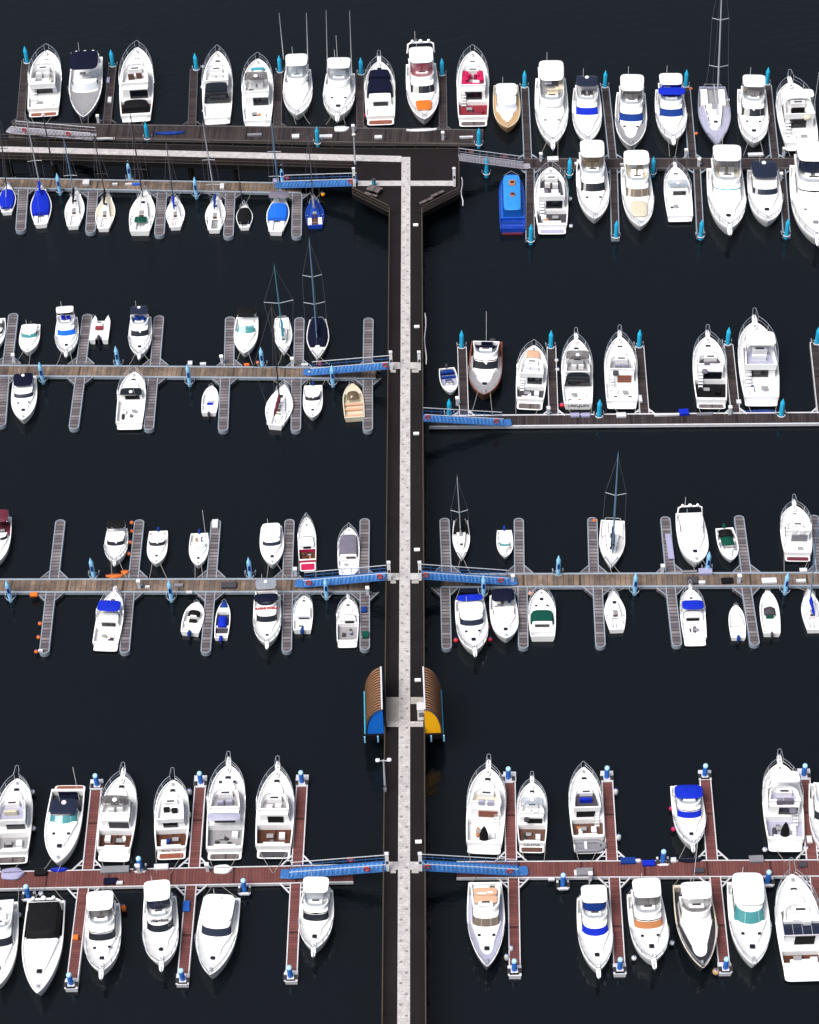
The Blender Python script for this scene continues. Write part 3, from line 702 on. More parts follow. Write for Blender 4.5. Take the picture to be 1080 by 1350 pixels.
def open_boat(bow, stern, w, short, label, name='open_boat', cat='motorboat', hull='white', inn='white', console=None, ob=None, cover=None, bench=None, cuddy=None, screen=None, p=2.6, tw=.86, group='small open boats', rim=None, kk=1., cab=None, seats=None):
    k = max(.55, min(1., w / 34.)) * kk
    h = Hull(bow, stern, w, .75 * k + .08, 1.05 * k + .1, 'motor', p, tw); L, B, Y = h.L, h.B, h.Y
    root = thing(name, label, cat, h.c, h.rz, group); BOATS.append((short, h.px, h.py)); zc = .28 * k
    build_hull(h, root, hull, 'nonskid' if hull != 'cream' else 'cream', inn, .70, zc, .16 * k, .06 * k, None, rim)
    for t in (bench or (.12, .34)): g = MB(); g.box(0, Y(t), zc, zc + .36 * k, h.hb(t) * 1.7, .42 * k, seats or 'white', .03); g.build('bench', root)
    if console:
        g = MB(); t = console[1]; g.box(0, Y(t), zc, zc + .95 * k, B * .36, .7 * k, 'white', .08, 0, .85); g.build('console', root); g = MB(); g.box(0, Y(t) - .75 * k, zc, zc + .6 * k, B * .36, .5 * k, console[0], .06); g.build('helm_seat', root)
        A = outline(Y(t) - .3 * k, Y(t) + .35 * k, B * .17, B * .17, .12 * B); Bq = outline(Y(t) - .3 * k, Y(t) + .15 * k, B * .15, B * .15, .1 * B)
        g = MB(); band(g, A, zc + .9 * k, Bq, zc + 1.35 * k, 0, 1, 2, len(A) - 3, 0, screen or 'glass_smoke'); g.build('windscreen', root)
    if cuddy:
        g = MB(); cm, a, b = cuddy; A = outline(Y(a), Y(b), h.hb(a) * .82, h.hb(b) * .55, .3 * B, 2); Bq = outline(Y(a) + .05, Y(b) - .05 * L, h.hb(a) * .74, h.hb(b) * .4, .26 * B, 2)
        loft(g, A, h.zr(a) - .3, Bq, h.zr(a) + .42 * k, cm, crown=.04); g.build('cuddy', root)
        g = MB(); A2 = outline(Y(a) - .1, Y(a) + .75 * k, h.hb(a) * .74, h.hb(a) * .68, .2 * B); B2 = outline(Y(a) - .1, Y(a) + .4 * k, h.hb(a) * .70, h.hb(a) * .6, .16 * B)
        band(g, A2, h.zr(a) + .36 * k, B2, h.zr(a) + .8 * k, 0, 1, 1, len(A2) - 2, 0, screen or 'glass_smoke', 3, .08); g.build('windscreen', root)
    if cover:
        for cv in (cover if isinstance(cover, list) else [cover]):
            cm, a, b, hz = cv[:4]; g = MB(); rings = []
            for i in range(7):
                t = a + (b - a) * i / 6; bb = h.hb(t) * (cv[4] if len(cv) > 4 else .9); z = h.zr(t) + .02; q = hz * k * (.55 + .45 * math.sin(math.pi * i / 6))
                rings.append([(-bb, Y(t), z - .05), (-bb * .75, Y(t), z + q * .55), (-bb * .3, Y(t), z + q), (bb * .3, Y(t), z + q), (bb * .75, Y(t), z + q * .55), (bb, Y(t), z - .05)])
            g.rings(rings, cm, True, True, False); g.build('boat_cover', root)
    if ob: outboard(root, 0, Y(0) - .12, h.fs * .9, ob[0], ob[1])
    g = MB(); g.tube([(-h.hb(.95), Y(.93), h.fb), (-h.hb(.97), Y(.97), h.fb + .25), (0, Y(1) + .02, h.fb + .28), (h.hb(.97), Y(.97), h.fb + .25), (h.hb(.95), Y(.93), h.fb)], .025, 'steel'); g.build('bow_rail', root)
    h.k = k; h.root = root
    return h
# ------------------------------------------------------------------ the boats, one call each
GT = 'motor boats on the top pontoons'; G2 = 'motor boats on the second pontoons'; G3 = 'motor boats on the third pontoons'; G4 = 'motor yachts on the red pontoons'
M, S_, O = motor, sail, open_boat
FC = dict(name='cabin_cruiser', cat='cabin cruiser')
# top row, upper side
M((62, 66), (57.5, 148), 43, 'yacht with the red-brown platform', 'white motor yacht with red-brown bathing platform, leftmost on the top pontoon', tc=.20, sal=(.28, .66), fly=(.22, .60), plat=('copper_red', .9), doormat='glass', stairs=1, fm='nonskid_grey', group=GT)
M((110, 156), (115, 76), 44, 'boat with the navy wheelhouse canopy', 'white walkaround boat with navy canopy, silver radar arch and grey foredeck', tc=.40, sal=(.42, .60), hs=.55, canopy=[('navy', .14, .44, 2.1, False)], fore=.0, deck='nonskid_grey', arch=.10, ws='glass_clear', hatches=0, p=2.0, group=GT, hull='silver_hull', rim='white', **FC)
M((181, 62), (180, 155), 45, 'yacht with the brown flybridge settee', 'white flybridge yacht with brown settee above and black cockpit cover', tc=.22, cock='dark_teak', sal=(.26, .66), fly=(.30, .60), fs='dark_teak', cockdark='black', canopy=('black', .04, .18, .55, True), plat=('white', .5), deckgear=0, group=GT)
M((287, 67), (287, 158), 40, 'yacht with the wraparound black glass', 'white yacht with wraparound black cockpit glass and plain white aft deck', tc=.20, sal=(.30, .70), fly=(.40, .66), canopy=('glass', .22, .38, 1.75, True), plat=('white', .6), group=GT, deckgear=0)
M((340, 77), (340, 162), 41, 'yacht with the grey gridded roof', 'white motor yacht with grey gridded flybridge roof and teal mark near its bow', tc=.22, sal=(.26, .68), fly=(.30, .60), top=('glass_smoke', .34, .48, 0), plat=('white', .6), pad=('teal_cloth', .80, .84), group=GT)
M((392, 153), (393, 92), 39, 'fishing yacht with the blue-rimmed windscreen', 'white sport fishing yacht with blue-rimmed windscreen and two tall outrigger poles', tc=.24, sal=(.22, .55), ws='white', fly=(.12, .46), top=('white', .08, .34), topclear='glass_clear', brow='dark_blue', outr=[((374, 78), (368, 17)), ((406, 82), (404, 17))], hatches=4, hm='white', group=GT, toph=1.35, **dict(name='fishing_yacht', cat='fishing yacht'))
M((445, 155), (449, 97), 42, 'fishing yacht with the clear curtain', 'white sport fishing yacht with clear flybridge curtain, oval hatches and two outriggers', tc=.22, sal=(.22, .55), ws='white', fly=(.12, .46), top=('white', .10, .34), topclear='glass_clear', outr=[((432, 98), (430, 14)), ((464, 100), (461, 14))], hatches=2, antenna=(.1, .2, 6), rail='plank', group=GT, name='fishing_yacht', cat='fishing yacht')
M((500, 80), (502, 159), 40, 'yacht with the twin navy covers', 'white motor yacht with two navy covers amidships and brown bathing platform', tc=.16, sal=(.20, .72), hs=.5, canopy=[('navy', .34, .60, 1.0, True), ('navy', .62, .78, .95, True)], rail='pulpit', plat=('copper_red', 1.1), fore=.92, group=GT, deckgear=0)
M((560, 159), (555, 84), 43, 'yacht with the orange sun pad', 'white yacht with red pinstripe, red flybridge screen and orange foredeck sun pad', tc=.18, sal=(.20, .62), hs=.95, fly=(.10, .46), fw='glass_red', top=('white', .06, .34), topclear='glass_red', pad=('orange', .68, .84), stripe='maroon', arch=.08, rake=.13, wskip=3, rail='rail', group=GT)
M((623, 67), (624, 161), 42, 'yacht with the magenta seats', 'white flybridge yacht with bright magenta seats and crimson cockpit', tc=.24, cock='crimson', sal=(.28, .68), fly=(.32, .64), flysides=('magenta', .40, .55), fs='magenta', fm='nonskid_grey', plat=('grey_teak', 1.1), stairs=1, cockdark='crimson', group=GT)
M((669.5, 170), (667, 112), 36, 'small cream-hulled cruiser', 'small cream-hulled cruiser with white cabin, bow towards the walkway', tc=.20, sal=(.15, .66), hs=.9, hull='tan_hull', rim='cream', top=('white', .12, .40, .12), ws='glass_clear', fore=.84, rail=None, hatches=1, hm='white', deck='tan_hull', group=GT, **FC)
M((729, 191), (726, 103), 44, 'big yacht with the railed sun deck', 'big white motor yacht with railed sun deck over its stern', tc=.14, sal=(.16, .62), ws='white', wband=(.75, .95), brow='grey', fly=(.02, .54), fw='glass_clear', fm='nonskid_grey', fs='cream', top=('white', .0, .30), rail='plank', hatches=2, hm='grey', toph=.7, group=GT)
M((775, 188), (773, 116), 39, 'cruiser with the blue foredeck cover', 'white cruiser with square blue foredeck cover and dark hardtop frame', tc=.22, sal=(.22, .64), hs=.8, rake=.2, ws='blue', fly=(.12, .42), top=('glass_navy', .04, .24), fs='dark_grey', toph=.8, rail='rail', group=GT)
M((832, 194), (832, 122), 42, 'yacht with the blue windscreen cover', 'white yacht with broad blue windscreen cover, grey side decks and cream hardtop', tc=.20, sal=(.20, .62), ws='dark_blue', fly=(.10, .46), top=('white_warm', .04, .34), topclear='glass_smoke', stripe='dark_grey', deck='nonskid_grey', rail='rail', arch=None, hatches=2, group=GT, wband=(.0, .9))
M((888, 186), (882, 118), 41, 'yacht with the blue flybridge cover', 'white yacht with royal blue flybridge cover and dark blue windscreen cover', tc=.20, sal=(.20, .62), ws='dark_blue', fly=(.10, .48), fs='blue', fm='blue', top=('white', .04, .26), canopy=[('blue', .28, .42, 2.55, False)], rail='plank', group=GT, toph=1.0)
S_((946, 194), (939, 114), 43, 'silver-hulled sailing yacht', 'large silver-hulled sailing yacht with white coachroof and tall twin-spreader mast', mast=(945, 152, 953, -42), spr=(.34, .66), mcol='alu', hull='silver_hull', deck='nonskid_lilac', rim='silver_hull', cock='nonskid_grey', tw=.80, kk=1.0, name='sailing_yacht', group='sailing boats on the top pontoons', sprw=.17)
M((995, 190), (991, 118), 40, 'fishing yacht with the three-pane windscreen', 'white cruiser with three-pane dark windscreen and small square hardtop', tc=.24, sal=(.24, .58), hs=1.0, fly=(.14, .44), top=('white', .08, .30), topclear='glass_smoke', wskip=3, rail='rail', deck='nonskid', hatches=2, group=GT, **FC)
M((1042, 108), (1057, 193), 50, 'broad yacht with two black helm seats', 'broad white motor yacht with two black helm seats, rightmost of the top row', tc=.20, sal=(.26, .68), fly=(.26, .56), fs='black', rail='pulpit', stairs=1, plat=('white_cool', .7), canopy=[('white', .46, .62, 2.3, False)], group=GT, antenna=(.9, .3, 7))
# top row, lower side (right)
def barge():
    h = Hull((674, 229), (676, 306), 34, .95, 1.15, 'motor', 5.0, .96)
    root = thing('work_barge', 'bright blue flat barge with pale blue roof and two small wooden hatches', 'barge', h.c, h.rz); BOATS.append(('bright blue barge', h.px, h.py))
    L, B, Y = h.L, h.B, h.Y
    build_hull(h, root, 'blue_hull', 'bright_blue', 'blue_hull', .20, .5, .10, .12, None, 'blue_hull')
    g = MB(); A = outline(Y(.22), Y(.86), B * .36, B * .34, .18 * B, 3); A2 = outline(Y(.22), Y(.86), B * .33, B * .31, .16 * B, 3)
    loft(g, A, .8, A2, 2.0, 'bright_blue'); g.build('cabin', root)
    g = MB(); g.slab(Y(.21), Y(.87), B * .33, 2.0, .08, 'cyan_roof', 6, .06); g.build('roof', root)
    for t in (.48, .70): 
        g = MB(); g.box(.05, Y(t), 2.1, 2.35, .75 - .2 * (t < .5), .9 - .25 * (t < .5), 'tan_pad', .04); g.box(.05, Y(t), 2.35, 2.38, .5, .45, 'teak', .01); g.build('roof_hatch', root)
    for sx in (-1, 1):
        for t in (.3, .42, .54, .66, .78): g = MB(); g.box(sx * B * .352, Y(t), 1.25, 1.7, .06, .55, 'glass_navy', .01); g.build('side_window', root)
    g = MB(); g.box(0, Y(.1), .5, .95, B * .7, .7, 'dark_blue', .05); g.box(0, Y(.04), .5, 1.15, B * .86, .35, 'blue_hull', .05); g.build('cockpit_seat', root)
    g = MB(); g.tube([(-B * .3, Y(.9), 1.1), (-B * .3, Y(.9), 1.7), (0, Y(.98), 1.75), (B * .3, Y(.9), 1.7), (B * .3, Y(.9), 1.1)], .03, 'steel'); g.box(-.5, Y(.93), 1.05, 1.4, .3, .3, 'edge_white'); g.box(.5, Y(.92), 1.05, 1.3, .25, .35, 'grey'); g.build('bow_rail', root)
    g = MB(); g.box(0, Y(0) - .12, .05, .32, B * .8, .22, 'maroon', .04); g.build('rudder_board', root)
barge()
M((725.6, 220), (728, 303), 44, 'yacht with the dark horseshoe settee', 'white yacht with dark horseshoe flybridge settee and white fenders down both sides', tc=.26, cock='dark_grey', sal=(.30, .70), fly=(.30, .74), fs='white', fm='dark_grey', plat=('nonskid_lilac', 1.0), stairs=1, group=GT)
M((785, 290), (779, 210), 43, 'yacht with the bronze flybridge screen', 'white yacht with bronze flybridge screen and solid dark windscreen', tc=.18, sal=(.20, .62), fly=(.08, .46), top=('white', .02, .30), topclear='glass_brown', hatches=2, rail='rail', group=GT)
M((845, 300), (837, 220), 41, 'yacht with the cream foredeck', 'white yacht with cream foredeck pad and four-pane brown windscreen', tc=.16, sal=(.18, .58), fly=(.04, .44), fm='cream', top=None, ws='glass_brown', wskip=2, pad=('cream', .60, .84), rail='rail', group=GT, canopy=[('white', .0, .24, 2.6, False)])
M((890, 219), (897, 286), 36, 'small yacht with the clear windscreen box', 'small white yacht with clear boxed windscreen amidships and open white stern', tc=.40, sal=(.44, .72), hs=.7, ws='glass_clear', sidew='glass_clear', top=('glass_clear', .46, .60, .5), rail='pulpit', plat=('white', .4), doormat='glass', group=GT, **FC)
M((962, 303), (955, 222), 50, 'yacht with the teal brow line', 'wide white yacht with teal brow line above its windscreen and clear flybridge panels', tc=.16, sal=(.18, .60), ws='white', brow='teal_cloth', fly=(.06, .44), fm='cream', top=('white', .0, .26), topclear='glass_smoke', hatches=4, hm='glass', rail='plank', group=GT)
M((1013, 293), (1005, 224), 44, 'yacht with the navy tinted hardtop', 'white sports yacht with navy tinted hardtop and navy windscreen', tc=.18, sal=(.18, .58), hs=.8, ws='glass_navy', fly=None, top=('glass_navy', .02, .34, .55), rail='rail', group=GT, rake=.12)
M((1078, 317), (1067, 218), 58, 'large yacht cut by the right edge', 'large white yacht with navy flybridge curtain and black brow at the right edge', tc=.14, sal=(.16, .58), ws='white', brow='black', fly=(.04, .44), top=('white', .0, .26), topclear='glass_navy', hatches=2, hm='grey', rail='plank', group=GT)
# small sailing boats behind the promenade
GS = 'sailing boats along the promenade pontoon'
S_((10, 242), (10, 281), 23, 'blue-covered sailing boat at the left edge', 'small white sailing boat under a wide blue cover, cut by the left edge', mast=(9, 250, -2, 150), mcol='mast_dark', coverall=('blue', .1, .72, .5), spr=(.55,), group=GS)
S_((54, 243), (55, 298), 28, 'sailing boat with the long blue cover', 'white sailing boat with long blue cover and white mast beside the pontoon', mast=(53, 247, 34, 152), mcol='alu', coverall=('blue', .22, .80, .5), cover='blue', spr=(.38,), group=GS, mt=.8, boomlen=.3)
S_((101, 250), (97, 300), 26, 'sailing boat with the black boom', 'white sailing boat with bare black boom and blue-grey mast', mast=(98, 256, 84, 183), mcol='mast_blue', cover='black', spr=(.35,), group=GS, mt=.8)
S_((142, 255), (137, 303), 26, 'cream sailing boat with the black boom', 'cream-decked sailing boat with black boom and dark cockpit gear', mast=(139, 258, 124, 180), mcol='mast_dark', cover='black', deck='cream', cab='white_warm', spr=(.38,), group=GS, mt=.78)
S_((192, 250), (185, 308), 34, 'sailing boat with the green hatch', 'larger white sailing boat with green-grey hatch in a broad cockpit', mast=(188, 258, 172, 152), mcol='mast_dark', cover=None, spr=(.34, .66), group=GS, cock='white', mt=.8, bimini=('green', .15, .3, .35, .5), tw=.75)
S_((231, 259), (232, 301), 25, 'sailing boat with the furled blue sail', 'narrow white sailing boat with furled blue sail on its boom', mast=(229, 266, 219, 186), mcol='mast_dark', cover='blue', spr=(.3,), group=GS, mt=.78)
S_((286, 258), (283, 305), 27, 'sailing boat with the dark blue sail bundle', 'white sailing boat with dark blue sail bundle and grey cockpit, tall pale mast', mast=(284, 264, 268, 165), mcol='alu', cover='dark_blue', spr=(.22, .55), group=GS, mt=.78, cock='nonskid_grey')
S_((322, 268), (323, 301), 22, 'tiny sailing boat with the round black cover', 'tiny white sailing boat with round black cockpit cover', mast=(320, 270, 313, 212), mcol='mast_dark', coverall=('black', .12, .74, .4), spr=(.25,), group=GS, mt=.85, wires=False, boomlen=.2)
S_((370, 254), (364, 308), 30, 'sailing boat with the grey bimini', 'white sailing boat with grey bimini, bright blue cover and orange gear at stern', mast=(368, 262, 358, 160), mcol='mast_blue', coverall=('mid_blue', .28, .66, .5), bimini=('grey_cloth', .66, .84, 1.5, .92), spr=(.3, .62), group=GS, mt=.8, boomlen=.2)
S_((414, 261), (416, 299), 25, 'dark blue sailing boat', 'dark blue sailing boat with blue sail bags, last before the walkway platform', mast=(413, 266, 406, 176), mcol='mast_dark', hull='blue_hull', rim='blue_hull', deck='dark_blue', cab='blue_hull', cover='grey', spr=(.3,), group=GS, mt=.75, cock='dark_teak', tw=.8)
# second pontoons, left
M((-7, 460), (-4, 420), 25, 'half-seen boat at the left edge', 'white cabin boat with dark cockpit, half cut by the left edge', tc=.4, cock='dark_grey', sal=(.4, .66), hs=.7, group=G2, rail=None, **FC)
M((36, 466), (41, 428), 27, 'small boat with the teal windscreen', 'small white cuddy boat with teal windscreen and outboard motor', tc=.30, sal=(.30, .56), hs=.85, ws='glass_teal', top=('white', .14, .44, .12), ob=(1, 'dark_grey', .8), rail=None, hatches=0, group=G2, **FC)
M((87, 467), (89, 419), 31, 'cruiser with the bright blue windscreen cover', 'white cruiser with bright blue windscreen cover and blue helm seats', tc=.22, sal=(.22, .58), ws='mid_blue', fly=(.14, .42), fs='blue', top=('white', .06, .24), rail='plank', group=G2, **FC)
def cata():
    h = Hull((134, 418), (131, 451), 25, .75, .95, 'motor', 4.0, 1.0)
    root = thing('catamaran', 'small white twin-hulled boat with two pointed bows beside the finger pontoon', 'catamaran', h.c, h.rz); BOATS.append(('small white catamaran', h.px, h.py)); L, B, Y = h.L, h.B, h.Y
    for sx in (-1, 1):
        g = MB(); rr = []
        for i in range(13):
            t = i / 12; hw = B * .16 * (1 if t < .7 else max(.06, 1 - ((t - .7) / .3) ** 2)); z = .72 + .25 * t * t; y = Y(t * 1.06); x = sx * B * .34
            rr.append([(x - hw, y, z), (x + hw, y, z), (x + hw * .8, y - .1 * t, .1), (x, y - .2 * t, -.3), (x - hw * .8, y - .1 * t, .1)])
        g.rings(rr, 'white', True, True); g.build('hull', root)
    g = MB(); g.box(0, Y(.50), .42, .72, B * .52, L * .80, 'nonskid', .05); g.build('deck', root)
    g = MB(); g.box(-.1, Y(.60), .7, 1.3, .9, .5, 'white', .1, 0, .8); g.box(-.1, Y(.655), 1.28, 1.34, .5, .2, 'dark_grey'); g.box(-.1, Y(.50), .7, 1.1, .9, .4, 'crimson', .05); g.build('console', root)
    outboard(root, 0, Y(.08), .7, .9, 'dark_grey')
    g = MB()
    for sx in (-1, 1): g = MB(); g.tube([(sx * B * .45, Y(.3), .85), (sx * B * .45, Y(.3), 1.3), (sx * B * .42, Y(.98), 1.45), (sx * B * .36, Y(1.05), 1.0)], .022, 'steel'); g.build('bow_rail', root)
cata()
M((183.5, 470), (186, 418), 31, 'cruiser with the navy bridge seat', 'white cruiser with navy bridge seat, open frame top and black windscreen', tc=.22, sal=(.22, .58), fly=(.14, .42), fs='dark_blue', fm='dark_blue', top=('glass_navy', .0, .22, ), toph=.7, rail='plank', group=G2, **FC)
M((30, 555), (33, 497), 34, 'cruiser with the black hardtop', 'white cruiser with big black hardtop and black windscreen, left of the bare finger', tc=.22, sal=(.20, .58), hs=.75, ws='glass_navy', top=('navy', .08, .36, .55), rail=None, hatches=2, group=G2, **FC)
M((177, 490), (170.5, 560), 37, 'sport boat with the black bulkhead', 'white sport boat with black bulkhead and open white cockpit, bow over the pontoon', tc=.46, sal=(.48, .74), hs=.8, ws='white', top=('glass', .44, .60, .10), rail='rail', plat=('white', .5), doormat='black', cockdark='white', group=G2, **FC)
M((322, 467), (326, 418), 32, 'cuddy boat with the dark aft canopy', 'round-bowed white boat with teal-grey windscreen and dark canopy behind it', tc=.36, sal=(.34, .56), hs=.5, ws='glass_teal', sidew='glass_teal', wband=(-.1, 1.6), canopy=[('black', -.10, .12, 1.2, False)], fore=.92, hatches=0, rail=None, p=2.2, group=G2, name='speedboat', cat='speedboat')
S_((375, 469), (371.5, 419), 24.5, 'sailing boat with the teal mast', 'white sailing boat with teal mast and boom, wide pale spreaders', mast=(373.5, 449, 362, 353), mcol='teal_cloth', spr=(.52,), cover='teal_cloth', group='sailing boats on the second pontoons', mt=.5, tw=.72, sprw=.5)
S_((419, 475), (419, 421), 30, 'sailing boat with the full navy cover', 'white sailing boat with navy cover over most of its deck and two spreaders', mast=(418, 446, 408, 318), mcol='mast_blue', spr=(.36, .64), coverall=('navy', .03, .70, .35), cover='navy', group='sailing boats on the second pontoons', mt=.5, tw=.72, sprw=.28)
O((279, 508), (276, 546), 22, 'little boat with the blue seat', 'little white motorboat with blue seat and outboard motor, below the spine pontoon', console=('blue', .48), ob=(.7, 'dark_grey'), group='small open boats')
S_((375, 506), (363, 564), 36, 'sailing boat with the maroon boom', 'white sailing boat with maroon sail along its boom and dark mast', mast=(369, 532, 358, 403), mcol='mast_dark', spr=(.38, ), cover='maroon', group='sailing boats on the second pontoons', mt=.55, tw=.5, sprw=.5, deck='white', boomlen=.46)
M((412, 552), (413, 508), 26, 'cuddy boat with the black windscreen', 'white cuddy boat with black windscreen and dark engine, bow pointing down', tc=.26, sal=(.28, .56), hs=.8, top=('white', .14, .44, .12), ob=(1, 'dark_blue', .8), rail=None, group=G2, **FC)
O((464, 505), (468, 553), 28, 'cream open boat', 'cream open motorboat with tan interior and brown glazed wheelhouse', hull='cream', inn='cream', cuddy=None, console=None, rim='cream', cover=[('glass_brown', .52, .72, .6, .6)], bench=(.10, .30, .45), seats='peach', group='small open boats', tw=.94)
# second pontoons, right
O((595, 519), (589, 485), 24, 'blue-trimmed runabout', 'small white runabout with blue-trimmed seats and outboard, beside the gangway', inn='nonskid_lilac', console=('dark_blue', .60), bench=(.15, .30), seats='dark_blue', ob=(.8, 'dark_grey'), cover=[('dark_blue', .10, .22, .3, .8)], group='small open boats')
M((638, 522), (642, 450), 44, 'brown trawler yacht', 'brown-hulled trawler yacht with teak aft deck, white bridge and cross mast', tc=.26, cock='teak', sal=(.24, .60), hull='dark_teak', rim='copper_red', deck='nonskid_grey', fly=(.20, .46), fs='navy', fm='navy', top=None, rail='rail', fore=.80, hatches=1, group=G2, cockdark='dark_teak', antenna=(.0, .2, 5), name='trawler_yacht', cat='motor yacht', brow='dark_teak')
M((704, 455), (698, 534), 40, 'yacht with the peach bow pad', 'white motor yacht with peach bow sun pad and grey bathing platform', tc=.24, sal=(.30, .66), cock='dark_grey', fly=(.30, .64), fs='white_cool', plat=('grey_teak', 1.1), pad=('peach', .70, .90), stairs=1, fore=.92, group=G2)
M((759.5, 446), (762, 537), 41, 'yacht with the framed bridge and lettered stern', 'white motor yacht with framed dark bridge panels and black lettering across its stern', tc=.28, sal=(.32, .70), fly=(.34, .62), top=('glass_smoke', .42, .56, 0), rail='pulpit', plat=None, canopy=[('glass', .26, .34, 1.7, True)], stext=('TARQUIN', 'black', .55), group=G2, fm='nonskid_grey', cockdark='white')
M((817, 443), (820, 533), 43, 'yacht with the brown door', 'white motor yacht with brown cockpit door, ladder and grey bridge seats', tc=.28, sal=(.30, .68), fly=(.34, .60), fs='nonskid_lilac', fw='glass_clear', fm='nonskid_grey', doormat='copper_red', rail='pulpit', plat=('white_cool', .6), stairs=1, group=G2)
M((933, 443), (938, 533), 44, 'yacht with the black open cockpit', 'white motor yacht with black open cockpit, ladder and dark bridge interior', tc=.32, cock='black', sal=(.34, .70), fly=(.40, .62), fm='dark_grey', fs='grey_cloth', rail='pulpit', plat=('grey_teak', .8), stairs=1, cockdark='black', group=G2)
M((995, 424), (1004, 530), 52, 'largest yacht of the second pontoons', 'very large white motor yacht with ladder, dark seats and navy dinghy astern', tc=.24, sal=(.28, .72), fly=(.26, .58), fs='white_cool', fm='nonskid_lilac', rail='pulpit', plat=('white_cool', .7), stairs=1, group=G2, top=('white', .40, .60, 0), toph=1.2)
# third pontoons, left
M((-7, 745), (1, 682), 33, 'maroon-topped boat at the left edge', 'white boat with maroon canopy and seats, cut by the left edge', tc=.4, cock='maroon', sal=(.38, .60), hs=.6, canopy=[('maroon', .0, .26, 1.7, False)], cockdark='maroon', rail=None, group=G3, **FC)
M((151, 742), (155, 697), 31, 'cruiser with the black stern canopy', 'white cruiser with black canopy at its stern and black windscreen', tc=.26, sal=(.28, .60), hs=.9, top=('white', .22, .46, .1), canopy=[('black', -.02, .22, 1.9, False)], rail='plank', hatches=0, group=G3, **FC)
M((205.5, 745), (209, 700), 27, 'cuddy boat with the round bow hatch', 'small white cuddy boat with round bow hatch, dark windscreen and blue outboard', tc=.34, sal=(.32, .54), hs=.75, top=('white', .22, .44, .1), ob=(1, 'dark_blue', .8), rail=None, hatches=4, group=G3, **FC)
M((261, 747), (263, 703), 26, 'cuddy boat with the clear screen', 'small white boat with clear windscreen, thin aerial and dark engine', tc=.34, sal=(.32, .58), hs=.6, ws='glass_clear', sidew='glass_clear', ob=(1, 'dark_blue', .8), rail=None, antenna=(-.9, .2, 4), hatches=1, group=G3, **FC)
M((359, 746), (358, 694), 32, 'stubby cruiser with the curved dark windscreen', 'stubby white cruiser with plain roof and curved dark windscreen', tc=.14, sal=(.14, .60), hs=.8, ws='glass_navy', top=('white', .04, .42, .12), rail=None, hatches=1, p=2.2, group=G3, **FC)
M((404, 681), (406, 746), 24, 'slim boat with the crimson stern', 'slim white boat with crimson sides and crimson stern platform', tc=.26, cock='teak', sal=(.28, .62), hs=.6, hull='magenta', rim='white', plat=('magenta', 1.2), doormat='black', rail='rail', cockdark='dark_teak', p=2.0, group=G3, **FC)
M((460, 695), (459.5, 751), 29, 'boat under the grey cockpit cover', 'white sports boat under a smooth grey cockpit cover above the blue gangway', tc=.20, sal=(.24, .66), hs=.4, ws=None, sidew=None, canopy=[('grey_cloth', .28, .80, .75, True)], plat=('white', .6), rail='rail', hatches=0, group=G3, name='speedboat', cat='speedboat')
M((151, 779), (138.5, 852), 36, 'cruiser with the blue bimini', 'white cruiser with round blue bimini and dark deck panels, left of the finger', tc=.30, sal=(.34, .66), hs=.7, fly=None, canopy=[('blue', .46, .68, 1.9, False)], top=None, rail='plank', plat=('white', .6), doormat='glass', group=G3, **FC)
O((260, 793), (251, 836), 28, 'open boat with the black console', 'white open motorboat with black console frame and blue outboard', console=('black', .56), cover=[('black', .52, .68, .5, .6)], ob=(.9, 'dark_blue'), group='small open boats')
O((296, 792), (292, 842), 20, 'dark dinghy with the blue cover', 'slim dark dinghy with blue covers and grey outboard', inn='dark_grey', cover=[('blue', .28, .56, .6, .6), ('dark_blue', .82, .99, .3)], ob=(.9, 'blue'), group='small open boats')
M((352, 850), (352.5, 784), 37, 'fishing cruiser with the red lettering', 'white fishing cruiser with red lettering between two black window bands', tc=.20, sal=(.20, .64), hs=1.1, fly=(.10, .42), fs='navy', fm='navy', fw='glass_navy', top=('glass_clear', -.06, .14), toph=.8, canopy=[('navy', .20, .36, 2.3, False)], rail='plank', hatches=1, group=G3, name='fishing_boat', cat='fishing boat', text=('MARINE WORLD', 'text_red', .42, .412, .33, R(60)))
M((401, 785), (399, 833), 26, 'centre cabin boat with the pale cover', 'small white boat with pale grey cabin roof and blue outboard at its stern', tc=.30, sal=(.34, .70), hs=.45, ws='white', sidew=None, pad=None, canopy=[('white_cool', .34, .66, .9, True)], ob=(1, 'dark_blue', .9), rail='rail', hatches=1, group=G3, **FC)
M((459, 789), (458, 847), 29, 'fishing boat with the dark square cockpit', 'white fishing boat with dark square cockpit and blue-edged stern', tc=.42, cock='nonskid_grey', sal=(.44, .70), hs=.6, rail='pulpit', plat=('white_cool', .5), doormat='black', cockdark='dark_grey', group=G3, name='fishing_boat', cat='fishing boat')
# third pontoons, right
S_((609, 741), (607.5, 686), 23, 'black-sterned slim sailing boat', 'slim white sailing boat with black cover at its stern and short spreaders', mast=(607.5, 704, 603, 632), mcol='alu', spr=(.40,), coverall=('black', .0, .34, .6), cover='black', group='sailing boats on the third pontoons', mt=.55, tw=.8, boomlen=.3, sprw=.3)
O((666.5, 736), (665, 699), 22, 'little boat with the teal screen', 'little white boat with teal windscreen and blue outboard beside the finger', cuddy=('white', .56, .92), screen='glass_teal', ob=(.8, 'dark_blue'), bench=(.15, .36), group='small open boats')
M((626, 859), (619, 790), 42, 'cruiser with the blue stern cover', 'white cruiser with crumpled blue stern cover and long dark windscreen', tc=.20, sal=(.18, .60), hs=.95, ws='glass_navy', top=('white', .18, .42, .12), canopy=[('blue', .02, .14, 1.0, False)], rail='plank', hatches=2, group=G3, **FC)
